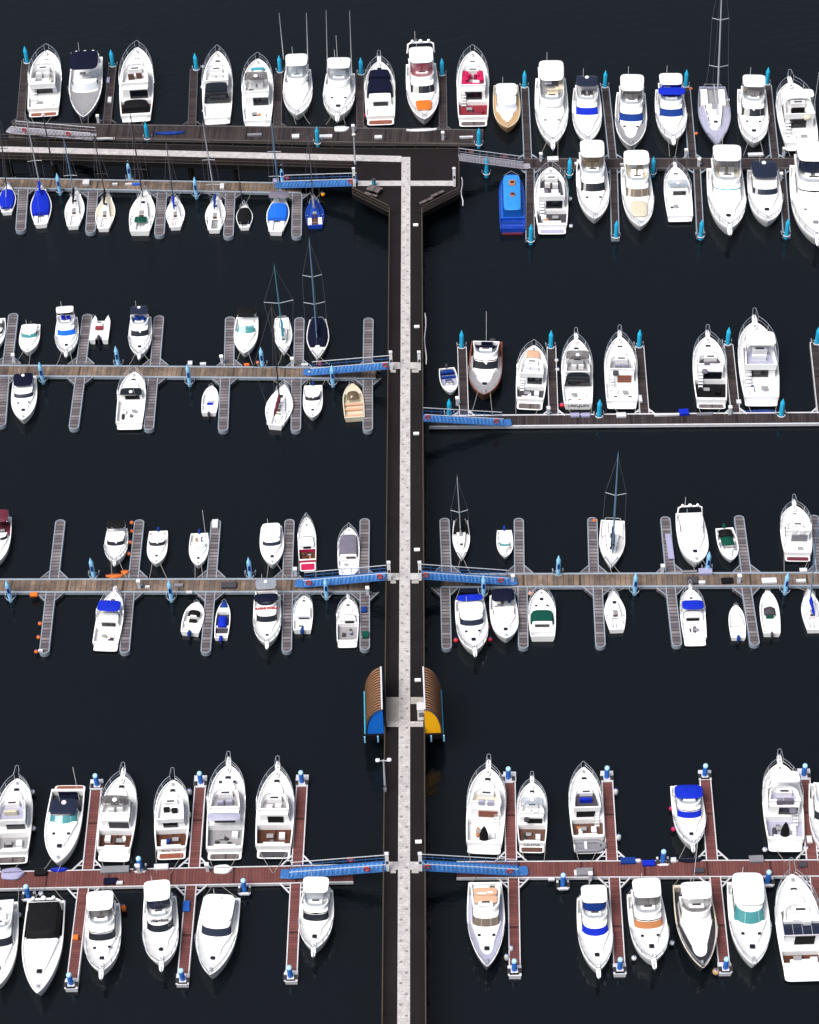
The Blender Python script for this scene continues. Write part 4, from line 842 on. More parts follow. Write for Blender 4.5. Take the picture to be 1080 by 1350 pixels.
M((668, 843), (662, 784), 37, 'sports cruiser with the navy canopy', 'white sports cruiser with navy canopy on a white frame, bow pointing down', tc=.30, sal=(.32, .62), hs=.5, ws='white', sidew='glass', canopy=[('navy', .04, .32, 1.6, False)], rail=None, fore=.92, group=G3, name='speedboat', cat='speedboat')
M((713.5, 777), (715.5, 843), 36, 'boat with the green cockpit cover', 'white motorboat with wide dark green cockpit cover and red fender at stern', tc=.10, sal=(.22, .60), hs=.4, ws=None, sidew=None, canopy=[('green', .26, .54, .62, True)], rail='rail', fore=.92, hatches=2, deckgear=0, group=G3, name='speedboat', cat='speedboat')
S_((806, 750), (808, 686), 34, 'tall-masted sailing boat', 'broad white sailing boat with tall blue-grey mast reaching over the water', mast=(807.5, 728, 815, 601), mcol='mast_blue', spr=(.60,), cover='navy', group='sailing boats on the third pontoons', mt=.58, tw=.92, sprw=.26, boomlen=.4)
M((919, 743), (908, 676), 40, 'large plain white cruiser', 'large plain white cruiser with steel stern frame and small dark hatch', tc=.14, sal=(.16, .58), ws='white', hs=.7, sidew='glass', top=('white', .14, .40, .1), arch=.06, rail=None, hatches=1, fore=.9, group=G3, **FC)
O((965, 740), (955, 696), 27, 'small boat with the green cover', 'small white boat with green cover and black stern seat between two fingers', inn='nonskid_lilac', cover=[('green', .30, .56, .4, .62), ('black', .08, .28, .5, .75)], cuddy=('white', .60, .94), ob=(.8, 'green'), group='small open boats')
M((1047, 666), (1052, 734), 41, 'yacht with the grey framed windscreen', 'white yacht with grey framed windscreen and maroon stern, upper right of its pontoon', tc=.22, sal=(.26, .62), fly=(.28, .54), fm='nonskid', fs='white', rail='pulpit', plat=('maroon', .7), doormat='grey', group=G3, hull='white')
S_((808, 778), (813, 832), 28, 'sailing boat with the blue furled boom', 'white sailing boat with blue furled boom, bow tucked under the pontoon edge', mast=None, cover=None, group='sailing boats on the third pontoons', tw=.7)
M((910, 776), (917, 845), 33, 'cruiser with the blue cockpit hood', 'white cruiser with blue hood over the helm and dark square cockpit', tc=.34, sal=(.36, .62), hs=.6, canopy=[('blue', .46, .66, 1.5, False)], doormat='black', rail='pulpit', plat=('white', .7), cockdark='white', group=G3, **FC)
O((970, 797), (973, 842), 22, 'narrow boat with the square hatch', 'narrow white boat with small square hatch and outboard motor', cuddy=('white', .40, .92), screen='glass_smoke', ob=(.9, 'dark_blue'), bench=(.14,), group='small open boats')
O((1012, 778), (1017, 837), 26, 'open boat with the dark green console', 'white open boat with dark green console screen and notched stern', console=('green', .54), cover=[('dark_grey', .42, .58, .5, .6)], bench=(.12, .28), group='small open boats', ob=(.7, 'dark_grey'))
S_((1066, 776), (1073, 832), 27, 'sailing boat at the right edge', 'white sailing boat with brown hatch, cut by the right edge', mast=(1068, 796, 1078, 690), mcol='mast_blue', spr=(.4,), cover='blue', group='sailing boats on the third pontoons', tw=.7, hm='dark_teak')
# red pontoons, left, upper side
M((23, 1026), (15, 1133), 48, 'cream-helmed yacht at the left edge', 'white flybridge yacht with cream helm dash and blue bow bags, at the left edge', tc=.26, sal=(.32, .70), fly=(.30, .66), fs='cream', fm='nonskid_lilac', plat=('grey_teak', .9), cock='nonskid_grey', group=G4, rail='pulpit0')
M((75, 1139), (90, 1040), 48, 'sports yacht with the teal glass', 'white sports yacht with curved teal windscreen and copper-brown stern platform', tc=.30, cock='dark_grey', sal=(.30, .58), hs=.6, ws='glass_teal', wskip=3, sidew='glass_teal', rake=.14, wband=(-.2, 1.3), rnd=.34, top=('glass_navy', .20, .42, .14), plat=('copper_red', 1.0), fore=.92, rail=None, hatches=2, antenna=(-1., .2, 5), cockdark='navy', group=G4, p=2.1)
M((162, 1022), (149.5, 1130), 49, 'yacht with the lilac glass roof', 'white motor yacht with lilac gridded bridge roof, wooden cockpit and lilac transom', tc=.26, cock='teak', sal=(.30, .72), fly=(.36, .66), top=('glass_smoke', .40, .54, 0), rail='pulpit', plat=('white', .9), doormat='dark_grey', group=G4, toph=.9)
M((228, 1028), (226, 1127), 46, 'yacht with the black helm pods', 'white flybridge yacht with black helm pods, wooden cockpit and lettered transom', tc=.28, cock='teak', sal=(.32, .70), fly=(.30, .68), fs='black', fm='white', fw=None, plat=('copper_red', .8), rail='pulpit0', stext=('Misty Dawn', 'grey', .4), group=G4)
M((301.5, 1008), (296, 1128), 50, 'yacht with the cluttered grey cockpit', 'tall white motor yacht with cluttered grey cockpit and grey bridge screens', tc=.28, cock='nonskid_grey', sal=(.32, .74), fly=(.38, .66), fs='nonskid_lilac', fm='nonskid_grey', rail='pulpit', plat=('grey_teak', .8), doormat='dark_grey', hatches=2, group=G4, canopy=[('nonskid_lilac', .20, .30, 1.9, False)])
M((366, 1014), (360.5, 1126), 50, 'yacht with the wooden aft deck', 'white motor yacht with wooden aft deck, white bridge seats and gold anchor gear', tc=.28, cock='teak', sal=(.32, .72), fly=(.36, .62), fm='nonskid_grey', fw='glass_smoke', rail='pulpit', plat=('dark_grey', .9), doormat='black', group=G4)
# red pontoons, left, lower side
M((-4, 1302), (4, 1190), 46, 'half-seen yacht at the lower left edge', 'white yacht with long dark side windows, half cut by the left edge', tc=.18, sal=(.16, .60), fly=(.08, .44), rail=None, hatches=1, group=G4)
M((49, 1311), (61, 1188), 54, 'open yacht with the black sun roof', 'long white sports yacht with big black sun roof and curved white stern arch', tc=.38, cock='black', sal=(.38, .56), hs=.35, ws=None, sidew=None, canopy=[('black', .08, .44, 1.25, True)], fore=.93, rail=None, hatches=1, arch=.06, cockdark='black', group=G4, p=2.0)
M((133.5, 1282), (137, 1192), 48, 'yacht with the oval bow hatches', 'white cruiser with black windscreen, clear bridge curtain and oval bow hatches', tc=.20, sal=(.20, .62), fly=(.10, .46), top=('white', .04, .32), topclear='glass_smoke', hatches=2, rail='plank', group=G4, brow='black')
M((212.6, 1272), (211, 1183), 47, 'yacht with the lettered bridge front', 'white cruiser with grey lettering across its bridge front and round bow hatch', tc=.20, sal=(.20, .60), fly=(.10, .46), top=('white', -.02, .28), topclear='glass_navy', hatches=4, rail='plank', text=('Warriors', 'dark_grey', .52, .452, .32, R(60)), group=G4, rnd=.28)
M((277, 1287), (293, 1183), 54, 'yacht with the grey-striped gunwale', 'white yacht with grey stripe round its gunwale and flat dark windscreen', tc=.16, sal=(.14, .58), hs=1.0, ws='glass_navy', top=('white', .06, .40, .12), rail='rail', stripe='grey', deck='nonskid', rim='white', hatches=4, fore=.84, group=G4, p=2.1)
M((413.5, 1253), (419.5, 1173), 46, 'yacht nearest the gangway', 'white cruiser with clear bridge curtain and black windscreen, beside the left gangway', tc=.22, sal=(.22, .60), fly=(.12, .46), top=('white', .04, .30), topclear='glass_clear', brow='black', rail='plank', hatches=1, group=G4, p=2.1)
# red pontoons, right, upper side
M((644, 1012), (638, 1120), 51, 'yacht with the black kayak bag', 'white motor yacht with brown cabin door and black bag standing in its cockpit', tc=.32, cock='white', sal=(.36, .74), fly=(.42, .66), fm='cream', fs='nonskid_lilac', doormat='copper_red', rail='pulpit', plat=('white_cool', .7), stairs=-1, bag=True, group=G4)
M((701.5, 1031), (701.5, 1118), 40, 'yacht with two blue bow bags', 'white yacht with two blue bags at its bow, framed bridge and lettered stern', tc=.30, cock='dark_teak', sal=(.34, .72), fly=(.38, .62), top=('glass_clear', .42, .54, 0), rail='pulpit', plat=('dark_teak', .7), doormat='black', stext=('OLIVIA', 'dark_grey', .5), group=G4)
M((769, 1011), (777, 1119), 45, 'yacht with the crumpled blue bridge cover', 'white yacht with crumpled blue bridge cover, black stern and grey tender astern', tc=.26, cock='dark_teak', sal=(.30, .68), fly=(.30, .64), fm='dark_grey', fs='blue', fw=None, rail='rail', plat=('black', 1.4), doormat='black', tender='grey', stairs=-1, group=G4)
M((913.5, 1116), (904, 1036), 43, 'cruiser with two blue covers', 'white cruiser with royal blue bridge cover and matching windscreen cover', tc=.16, sal=(.20, .62), ws='blue', fly=(.14, .48), fs='blue', fm='blue', canopy=[('blue', .16, .38, 2.1, False)], rail='plank', hatches=1, brow='dark_grey', group=G4, **FC)
M((1028, 1006), (1036, 1117), 53, 'yacht with the black deck bag', 'large white motor yacht with black bag in its cockpit and ball fenders astern', tc=.30, cock='nonskid_lilac', sal=(.34, .74), fly=(.38, .62), fs='grey_cloth', fm='nonskid_lilac', top=('white', .52, .68, 0), rail='pulpit', plat=('white_cool', .9), stairs=-1, bag=True, group=G4)
M((1093, 1128), (1088, 1034), 46, 'yacht slipping out at the right edge', 'white boat with red corner seat, only its left side inside the right edge', tc=.2, sal=(.22, .6), fly=(.12, .46), rail='rail', group=G4)
# red pontoons, right, lower side
M((642.6, 1276), (639.5, 1163), 50, 'grey-decked yacht with tan cushions', 'grey-hulled yacht with tan bridge cushions and yellow jackets at its stern', tc=.14, sal=(.16, .60), hull='silver_hull', rim='white', forew=.8, fore=.88, deck='nonskid_lilac', fly=(.12, .46), fm='white', fs='white', flypad=('peach', .18, .36), cockdark='yellow', fw=None, ws='glass_brown', wskip=2, hatches=2, rail='rail', group=G4, p=2.0)
M((789, 1281), (781, 1183), 46, 'yacht with the blue bow-side windscreen cover', 'white yacht with vivid blue windscreen cover and blue bridge windows', tc=.20, sal=(.20, .60), ws='blue', fly=(.10, .44), top=('white', .04, .28), topclear='dark_blue', rail='plank', hatches=1, group=G4, rnd=.26)
M((862, 1268), (849, 1178), 50, 'yacht with the tan windscreen cover', 'white yacht with tan windscreen cover and grey bridge curtain', tc=.20, sal=(.20, .60), ws='tan_pad', fly=(.08, .46), top=('white', .02, .30), topclear='glass_smoke', brow='black', rail='plank', hatches=2, group=G4)
M((927, 1278), (911, 1166), 54, 'wooden trawler yacht', 'dark-decked wooden trawler yacht with long white deckhouse and stern mast', tc=.20, cock='dark_grey', sal=(.22, .56), hull='dark_hull', rim='cream', deck='dark_hull', fly=(.26, .48), fw='glass_smoke', top=('white', .18, .38), fore=.90, forew=.84, hatches=0, rail='rail', group=G4, name='trawler_yacht', cat='motor yacht', p=2.0, antenna=(.0, .1, 8), cockdark='dark_grey', ws='white')
M((994.6, 1273), (983, 1163), 54, 'yacht with the teal bridge screen', 'big white yacht with rounded hardtop, teal bridge screen and long bow window', tc=.14, sal=(.12, .60), hs=.9, ws='glass_teal', wskip=3, rake=.14, rnd=.34, top=('white', .0, .38, .5), fore=.92, hatches=2, rail='rail', group=G4, p=2.1, wband=(.1, 1.15), sidew='glass')
M((1044, 1152), (1062, 1288), 60, 'yacht with the solar panels', 'very large white yacht with solar panels and black raked side windows', tc=.16, cock='teak', sal=(.24, .66), hs=1.2, fly=(.36, .60), fm='white', fs='white', ws='glass_navy', solar=True, rail='pulpit0', plat=('white_cool', 1.2), doormat='black', group=G4, hatches=1)
EXPO = 0.92
# ------------------------------------------------------------------ water
o = MB(); o.add([(-3000, -600, 0), (3000, -600, 0), (3000, 6000, 0), (-3000, 6000, 0)], [(0, 1, 2, 3)], 'water'); wo = o.build('water', None, False); wo['kind'] = 'structure'

# ------------------------------------------------------------------ floating pontoons
ZP = .52
def frame(p, q):
    d = q - p; d.z = 0
    return d.length, math.atan2(d.y, d.x) - math.pi / 2
def spine(name, label, left, right, top, bot, deckm, edgem, z=ZP, group='main pontoons', edge=.22, fascia='float'):
    """a long walkway pontoon between two photo columns; top and bot are the rows of its far and near edge at both ends"""
    a0, a1 = at(left, top[0], z), at(right, top[1], z); b0, b1 = at(left, bot[0], z), at(right, bot[1], z)
    p = (a0 + b0) / 2; q = (a1 + b1) / 2; wd_ = ((a0 - b0).length + (a1 - b1).length) / 2
    L, rz = frame(p, q); c = (p + q) / 2
    root = thing(name, label, 'pontoon', (c.x, c.y, 0), rz, group)
    g = MB(); g.box(0, 0, z - .10, z, wd_ - 2 * edge, L, deckm, .01); g.build('walking_deck', root)
    for sx in (-1, 1):
        g = MB(); g.box(sx * (wd_ - edge) / 2, 0, z - .34, z + .05, edge, L, edgem, .02); g.build('edge_beam', root)
    n = max(2, int(L / 6)); first = None
    for i in range(n):
        y = -L / 2 + (i + .5) * L / n
        if first is None:
            g = MB(); g.box(0, 0, -.25, z - .12, wd_ * .92, L / n * .86, fascia, .04); first = g.build('float', root, False); f = first
        else:
            f = first.copy(); col.objects.link(f); f.parent = root
        f.location = (0, y, 0)
    return root, c, rz, wd_
def finger(p0, p1, wpx, deckm, edgem, label, z=ZP, tip='round', knee=1.0, edge=.11, group=None, endblock=None):
    """p0 = outer end, p1 = root at the spine"""
    a, b = at(*p0, z), at(*p1, z); L, rz = frame(b, a); c = (a + b) / 2; w_ = wpx / ppm(c)
    root = thing('finger_pontoon', label, 'finger pontoon', (c.x, c.y, 0), rz, group)
    hw = w_ / 2; y0, y1 = -L / 2 + .02, L / 2
    def outl(i):
        o = [(hw - i, y0)]
        if tip == 'round':
            o += [(hw - i, y1 - hw * .8)] + [((hw - i) * math.cos(t), y1 - hw * .8 + (hw - i) * .8 * math.sin(t)) for t in [math.pi * k / 10 for k in range(1, 10)]] + [(-hw + i, y1 - hw * .8)]
        else: o += [(hw - i, y1 - i), (-hw + i, y1 - i)]
        return o + [(-hw + i, y0)]
    A, B_ = outl(0), outl(edge)
    g = MB(); n = len(A)
    g.rings([[(x, y, -.2) for x, y in A], [(x, y, z + .03) for x, y in A], [(x, y, z + .03) for x, y in B_], [(x, y, z - .05) for x, y in B_]], edgem, False, False); g.build('edge_beam', root, False)
    g = MB(); g.add([(x, y, z - .012) for x, y in outl(edge * .8)], [tuple(range(n))], deckm); g.build('walking_deck', root, False)
    if knee:
        for sx in (-1, 1):
            g = MB(); kx = .95 * knee; P = [(sx * hw, y0), (sx * (hw + kx), y0), (sx * hw, y0 + kx * 1.15)]
            if tip == 'round':
                g.rings([[(x, y, -.1) for x, y in P], [(x, y, z - .03) for x, y in P]], deckm, True, True)
                g.tube([(P[1][0], P[1][1], z), (P[2][0], P[2][1], z)], .06, edgem)
            else:
                g.tube([(P[1][0], P[1][1], z), (P[2][0], P[2][1], z)], .09, edgem); g.tube([(P[0][0], P[0][1] + .5, z), ((P[1][0] + P[2][0]) / 2, (P[1][1] + P[2][1]) / 2, z)], .06, edgem)
            g.build('corner_knee', root, False)
    if endblock:
        g = MB(); g.box(0, y1 - .55, z + .03, z + .10, w_ + .12, 1.15, endblock, .03); g.build('end_plate', root)
    return root
# main pontoons: (left px, right px, far edge rows, near edge rows)
spine('main_pontoon', 'dark grey-brown main pontoon along the top row of motor boats', 14, 637, (159, 173.5), (184, 188), 'dock_dark', 'edge_dark')
spine('main_pontoon', 'dark main pontoon between the two upper right rows of motor boats', 690, 1092, (208.5, 208.5), (223, 222), 'dock_dark', 'edge_dark')
spine('main_pontoon', 'narrow brown pontoon along the row of small sailing boats below the promenade', -16, 398, (233, 242), (249, 254), 'dock_brown', 'edge_grey')
spine('main_pontoon', 'brown main pontoon with grey edges, reached by the second left gangway', -16, 496, (480, 485), (497, 499), 'dock_brown', 'edge_grey')
spine('main_pontoon', 'grey main pontoon with white far edge, reached by the second right gangway', 566, 1096, (547.5, 543), (563, 558.5), 'dock_dark', 'edge_white', edge=.16)
spine('main_pontoon', 'brown main pontoon with orange kayaks lying on it, third on the left', -16, 488, (763, 762), (781.5, 781), 'dock_brown', 'edge_grey')
spine('main_pontoon', 'brown main pontoon third on the right, carrying several white dock boxes', 582, 1096, (756, 754), (775, 773), 'dock_brown', 'edge_grey')
spine('main_pontoon', 'red-brown main pontoon with white edges left of the lower walkway', -16, 466, (1149, 1139.5), (1173, 1163), 'dock_red', 'edge_white', edge=.11)
spine('main_pontoon', 'red-brown main pontoon with white edges right of the lower walkway', 602, 1096, (1136, 1132.5), (1157.5, 1156), 'dock_red', 'edge_white', edge=.11)
FT = [((34, 80), (27, 161), 11), ((148.5, 87), (141, 163), 11), ((256, 91), (253, 165), 11), ((367, 97), (366, 168), 11), ((475, 92), (475, 171), 10), ((583.5, 99), (584.5, 172), 11),
      ((692, 115), (696, 209), 11), ((798, 115), (808, 209), 11), ((905, 115), (913, 209), 11), ((1012, 112), (1022, 209), 11), ((699, 315), (699, 223), 12), ((811.5, 314), (809, 223), 11), ((923.6, 311), (919, 223), 10), ((1037.5, 310), (1031, 223), 10)]
for a, b, w_ in FT:
    finger(a, b, w_, 'dock_dark', 'edge_grey' if a[0] > 600 else 'edge_dark', auto('dark planked finger pontoon beside the {}', (a[0] + b[0]) / 2, (a[1] + b[1]) / 2), tip='square', knee=.7, group='dark finger pontoons')
FG = [((27, 305), (31, 249)), ((119, 307), (123, 252)), ((210, 311), (214, 253)), ((301, 313), (304, 254)), ((391, 313), (392, 255)),
      ((18, 413), (10, 480)), ((115.5, 414), (107, 480)), ((210, 416), (204.5, 482)), ((303.5, 417.5), (302, 483)), ((395, 418.5), (393.5, 484)), ((486, 419), (485, 486)),
      ((1, 562), (6, 497)), ((97, 566), (106, 497)), ((196, 567), (202, 498)), ((294, 568.5), (297, 498)), ((390, 568.5), (391, 499)), ((485, 568.5), (485, 499)),
      ((80, 685), (71, 763)), ((184, 685), (176, 762)), ((285, 685), (279, 762)), ((382, 684.5), (379, 762)), ((481, 683.5), (480, 762)),
      ((58, 862), (67, 781)), ((164, 861), (171, 781)), ((271, 861), (277.5, 781)), ((378, 859.5), (380, 781)), ((481, 857), (481, 781)),
      ((586, 683), (589, 756)), ((684, 683), (685, 756)), ((781, 682), (783, 756)), ((877, 681), (884, 755)), ((974, 679.5), (984, 755)), ((1073, 679), (1083, 754)),
      ((589, 856), (587, 774)), ((690, 855), (689, 774)), ((792, 853.5), (788, 774)), ((893, 852), (884, 774)), ((995.5, 851), (984, 774))]
for a, b in FG:
    finger(a, b, 13.5, 'dock_grey', 'edge_grey', auto('grey plank finger pontoon beside the {}', (a[0] + b[0]) / 2, (a[1] + b[1]) / 2), group='grey finger pontoons')
for a, b in [((609, 454), (612, 549)), ((727, 455), (730, 548)), ((843, 455), (850, 547)), ((960.5, 454), (970, 546)), ((1074, 451), (1084, 545))]:
    finger(a, b, 12.5, 'dock_dark', 'edge_white', auto('white-edged dark finger pontoon beside the {}', (a[0] + b[0]) / 2, (a[1] + b[1]) / 2), tip='square', knee=.8, group='white-edged dark finger pontoons', edge=.08)
for a, b in [((128, 1028), (116, 1147)), ((265, 1023), (256, 1144)), ((399, 1022), (392, 1141)), ((94, 1304), (110, 1171)), ((240.5, 1298), (252, 1167)), ((384, 1294), (390, 1164)),
             ((672, 1018), (674, 1136)), ((800, 1017), (807, 1135)), ((929, 1016), (939, 1134)), ((1059.5, 1014), (1071, 1133)), ((679, 1287), (677, 1157)), ((817.5, 1284.5), (810, 1157)), ((956, 1283), (943, 1156)), ((1090, 1282), (1075, 1156))]:
    finger(a, b, 15.5, 'dock_red', 'edge_white', auto('red-brown finger pontoon beside the {}', (a[0] + b[0]) / 2, (a[1] + b[1]) / 2), tip='square', knee=1.0, group='red finger pontoons', edge=.10, endblock='edge_white')

# ------------------------------------------------------------------ mooring piles
def make_pile(style):
    m, capm, hgt, r = {'cyan': ('pile_cyan', 'pile_cyan', 2.35, .26), 'light': ('pile_light', 'pile_light', 2.65, .235), 'blue': ('pile_blue', 'pile_cap_pale', 2.1, .245)}[style]
    root = thing('mooring_pile', 'pile', 'mooring pile', (0, 0, 0), 0, 'mooring piles')
    g = MB(); g.tube([(0, 0, -1.5), (0, 0, ZP + hgt - .5)], r, m, 16, False); g.build('post', root)
    g = MB(); z = ZP + hgt - .5
    if style == 'blue':
        g.rings([[(q * math.cos(2 * math.pi * i / 16), q * math.sin(2 * math.pi * i / 16), z + dz) for i in range(16)] for q, dz in ((r * 1.02, -.10), (r * 1.02, .04), (r * .82, .14), (r * .4, .20))], capm, False, True)
    else: g.rings([[(q * math.cos(2 * math.pi * i / 16), q * math.sin(2 * math.pi * i / 16), z + dz) for i in range(16)] for q, dz in ((r * 1.02, -.02), (r * .98, .05), (r * .45, .45), (.04, .72))], capm, False, True)
    g.build('cap', root)
    g = MB()
    if style == 'blue':
        g.box(0, -.45, ZP - .12, ZP + .10, .95, .26, 'edge_white', .03); g.box(-.5, 0, ZP - .12, ZP + .09, .2, .9, 'edge_white', .03); g.box(.5, 0, ZP - .12, ZP + .09, .2, .9, 'edge_white', .03)
        for sx in (-1, 1): g.box(sx * .5, -.15, ZP + .10, ZP + .2, .32, .5, 'rubber', .03)
    else:
        pts = [(.42 * math.cos(t), .42 * math.sin(t), ZP + .06) for t in [2 * math.pi * i / 14 for i in range(15)]]
        g.tube(pts, .06, 'edge_grey' if style == 'light' else 'edge_white', 6, False)
        for sx in (-1, 1): g.box(sx * .42, .1, ZP - .05, ZP + .14, .22, .34, 'rubber', .03)
        g.tube([(-.5, .0, ZP), (-.55, .7, ZP)], .07, 'edge_grey'); g.tube([(.5, .0, ZP), (.55, .7, ZP)], .07, 'edge_grey')
    g.build('pile_guide', root)
    if style == 'light':
        g = MB(); g.box(0, -r - .01, ZP + 1.0, ZP + 1.75, .26, .04, 'dark_blue', .01); g.build('number_plate', root)
    return root
P_C = [(36, 83), (149, 87.5), (259, 92), (369.5, 95), (476.5, 98), (583, 99), (691.5, 115), (797.7, 115), (904, 114), (1011, 111), (194.5, 183), (419, 189), (631.5, 191), (641.5, 229.5), (751, 230), (860.6, 229), (972, 227), (700, 318), (812.3, 313), (924, 312), (1037, 310.5),
       (609, 458), (726.3, 458), (842.6, 457), (959.3, 454), (1077, 453), (592.6, 548), (790, 549), (1030, 548)]
P_L = [(79, 253), (171.6, 236), (259, 258), (372.7, 241), (56.4, 502), (156, 481), (250, 505), (346, 482.6), (439, 506), (13.7, 789), (123.5, 760), (226, 789), (330, 759.5), (430.7, 786), (736, 757), (637.7, 783), (933, 752), (837, 780), (1035.6, 779.5)]
P_B = [(128.3, 1036), (37.6, 1182), (185.2, 1145), (94, 1298), (241, 1292.5), (265, 1033), (398, 1032), (322.5, 1174), (383, 1288.5), (670.2, 1027), (799.8, 1026), (742.3, 1167), (678, 1280), (817, 1278), (929, 1023), (874, 1136), (1059.5, 1023), (1012, 1163), (956.3, 1277.5)]
for style, lst, word in (('cyan', P_C, 'cyan pointed'), ('light', P_L, 'pale blue pointed'), ('blue', P_B, 'strong blue pale-capped')):
    src = make_pile(style)
    for i, (px, py) in enumerate(lst):
        p = at(px, py - 1, ZP); l = auto(word + ' mooring pile by the {}', px, py)
        if i == 0: src.location = (p.x, p.y, 0); src['label'] = l
        else: copy_thing(src, (p.x, p.y, 0), 0, l)

# ------------------------------------------------------------------ fixed piled walkway with its platform and promenade
ZW = 3.2
pier = thing('piled_walkway', 'dark piled walkway with a pale stone band, running from the promenade down the middle', 'walkway', at(533, 700, 0))
org = Vector(pier.location)
def loc(px, py, z): return at(px, py, z) - org
def plate(name, pts, z, th, m, side=None, parent=pier):
    g = MB(); top = [tuple(loc(x, y, z)) for x, y in pts]; bot = [(a, b, c - th) for a, b, c in top]; n = len(top)
    g.add(top, [tuple(range(n))], m); g.add(bot + top, [(i, (i + 1) % n, n + (i + 1) % n, n + i) for i in range(n)] + [tuple(range(n - 1, -1, -1))], side or m)
    return g.build(name, parent, False)
plate('walkway_deck', [(513.5, 281), (557, 281), (564, 1480), (502.4, 1480)], ZW, .7, 'pier_deck', 'pier_side')
plate('platform_deck', [(465, 196.5), (605, 196), (606, 256), (557.5, 280.5), (513, 280.5), (464.5, 256)], ZW, .7, 'pier_deck', 'pier_side')
plate('promenade_deck', [(-30, 184.6), (464.6, 196.4), (464.6, 222), (-30, 208.5)], ZW, .7, 'pier_deck', 'pier_side')
zb = ZW + .035
plate('stone_band', [(529.5, 207), (541, 207), (540.6, 1480), (523.2, 1480)], zb, .05, 'stone')
plate('stone_band', [(-30, 192.2), (529.3, 205.6), (529.3, 213.4), (-30, 200)], zb, .05, 'stone')
for x0, x1, x2, x3, ya, yb in ((472, 529.4, 541.2, 600, 238.2, 244.8), (516, 527.9, 541, 555, 477.6, 486), (515, 527, 540.9, 556, 755.6, 764.2), (511, 524.6, 540.8, 557, 1136, 1146.5), (510, 525.6, 540.9, 558, 951, 958)):
    plate('cross_path', [(x0, ya), (x1, ya), (x1, yb), (x0, yb)], zb, .05, 'stone'); plate('cross_path', [(x2, ya), (x3, ya), (x3, yb), (x2, yb)], zb, .05, 'stone')
plate('paved_plot', [(509.5, 919), (526, 919), (526, 951), (509.2, 951)], ZW + .02, .03, 'concrete'); plate('paved_plot', [(541.2, 919), (558.5, 919), (558.5, 928), (541.2, 928)], ZW + .02, .03, 'concrete')
for y in (482, 760, 1142):
    for a, b in ((515, 525), (543, 555)): plate('threshold_slab', [(a, y + 5), (b - 3, y + 5), (b - 3, y + 9), (a, y + 9)], ZW + .03, .04, 'concrete')
g = MB(); y = 216.; i = 0
while y < 1400:
    xa, xb = 529.5 + (523.2 - 529.5) * (y - 207) / 1273, 541 - .4 * (y - 207) / 1273; x = xa + (xb - xa) * (.26 if i % 2 else .72); p = loc(x, y, zb + .004)
    g.add([(p.x - .13, p.y - .10, p.z), (p.x + .13, p.y - .10, p.z), (p.x + .13, p.y + .10, p.z), (p.x - .13, p.y + .10, p.z)], [(0, 1, 2, 3)], 'grey'); y += 9 + y * .004; i += 1
g.build('tile_pattern', pier, False)
# edge kerbs and railings
def railing(pts, m='rail_brown', hgt=1.05, step=2.4, parent=pier):
    P = [loc(x, y, ZW) for x, y in pts]
    g = MB(); g.tube([p + Vector((0, 0, hgt)) for p in P], .055, m, 6); g.tube([p + Vector((0, 0, hgt * .55)) for p in P], .03, m, 5); g.tube([p + Vector((0, 0, .06)) for p in P], .09, 'pier_edge', 4)
    for a, b in zip(P, P[1:]):
        n = max(1, int((b - a).length / step))
        for i in range(n): q = a.lerp(b, i / n); g.tube([q, q + Vector((0, 0, hgt))], .045, m, 5)
    g.build('railing', parent)
xl = lambda y: 513.2 + (504 - 513.2) * (y - 290) / (1340 - 290); xr = lambda y: 557.2 + (562.3 - 557.2) * (y - 290) / (1340 - 290)
cuts = [(282, 476), (488, 755), (765, 1135), (1149, 1440)]
for a, b in cuts:
    railing([(xl(a) + .6, a), (xl(b) + .6, b)]); 
for a, b in [(282, 548), (560, 752), (768, 1134), (1150, 1440)]: railing([(xr(a) - .6, a), (xr(b) - .6, b)])
railing([(465.2, 248), (465.2, 256), (513.4, 280)]); railing([(605.4, 220), (605.4, 256), (557.6, 280)]); railing([(-30, 185), (464.6, 196.8), (604.6, 196.5), (604.8, 204)]); railing([(-30, 208.3), (464.4, 221.6)])
# support piles below the deck
g = MB(); g.tube([(0, 0, -2), (0, 0, ZW - .6)], .38, 'pier_side', 12); src = g.build('support_pile', pier)
pl = [(x, y) for y in range(330, 1400, 95) for x in (xl(y) + 8, xr(y) - 8)] + [(x, 205 + x * .024) for x in range(10, 600, 60)] + [(x, 240) for x in (480, 590)]
for i, (x, y) in enumerate(pl):
    o = src if i == 0 else src.copy()
    if i: col.objects.link(o); o.parent = pier
    q = loc(x, y, ZW); o.location = (q.x, q.y, 0)
# gate posts, lamps, markers
def simple(name, label, cat, px, py, z, rot=0., group=None): return thing(name, label, cat, at(px, py, z), rot, group)
for px, py, l in ((467.5, 245, 'white gate post at the top left gangway head'), (599, 245, 'white gate post on the right corner of the platform'), (516, 487, 'white gate post at the second left gangway head'), (553, 487, 'white gate post facing the second left gangway across the walkway'), (513.5, 764, 'white gate post at the third left gangway head'), (554, 764, 'white gate post at the third right gangway head'), (511, 1147, 'white gate post at the lower left gangway head'), (554.5, 1147, 'white gate post at the lower right gangway head')):
    t = simple('gate_post', l, 'gate post', px, py, ZW, 0, 'white gate posts'); g = MB(); g.box(0, 0, 0, 2.7, .34, .30, 'white', .04); g.build('post', t); g = MB(); g.box(0, 0, 2.72, 2.85, .40, .36, 'edge_white', .04); g.build('cap', t); g = MB(); g.box(0, -.16, 1.3, 1.7, .22, .05, 'dark_grey', .01); g.build('card_reader', t)
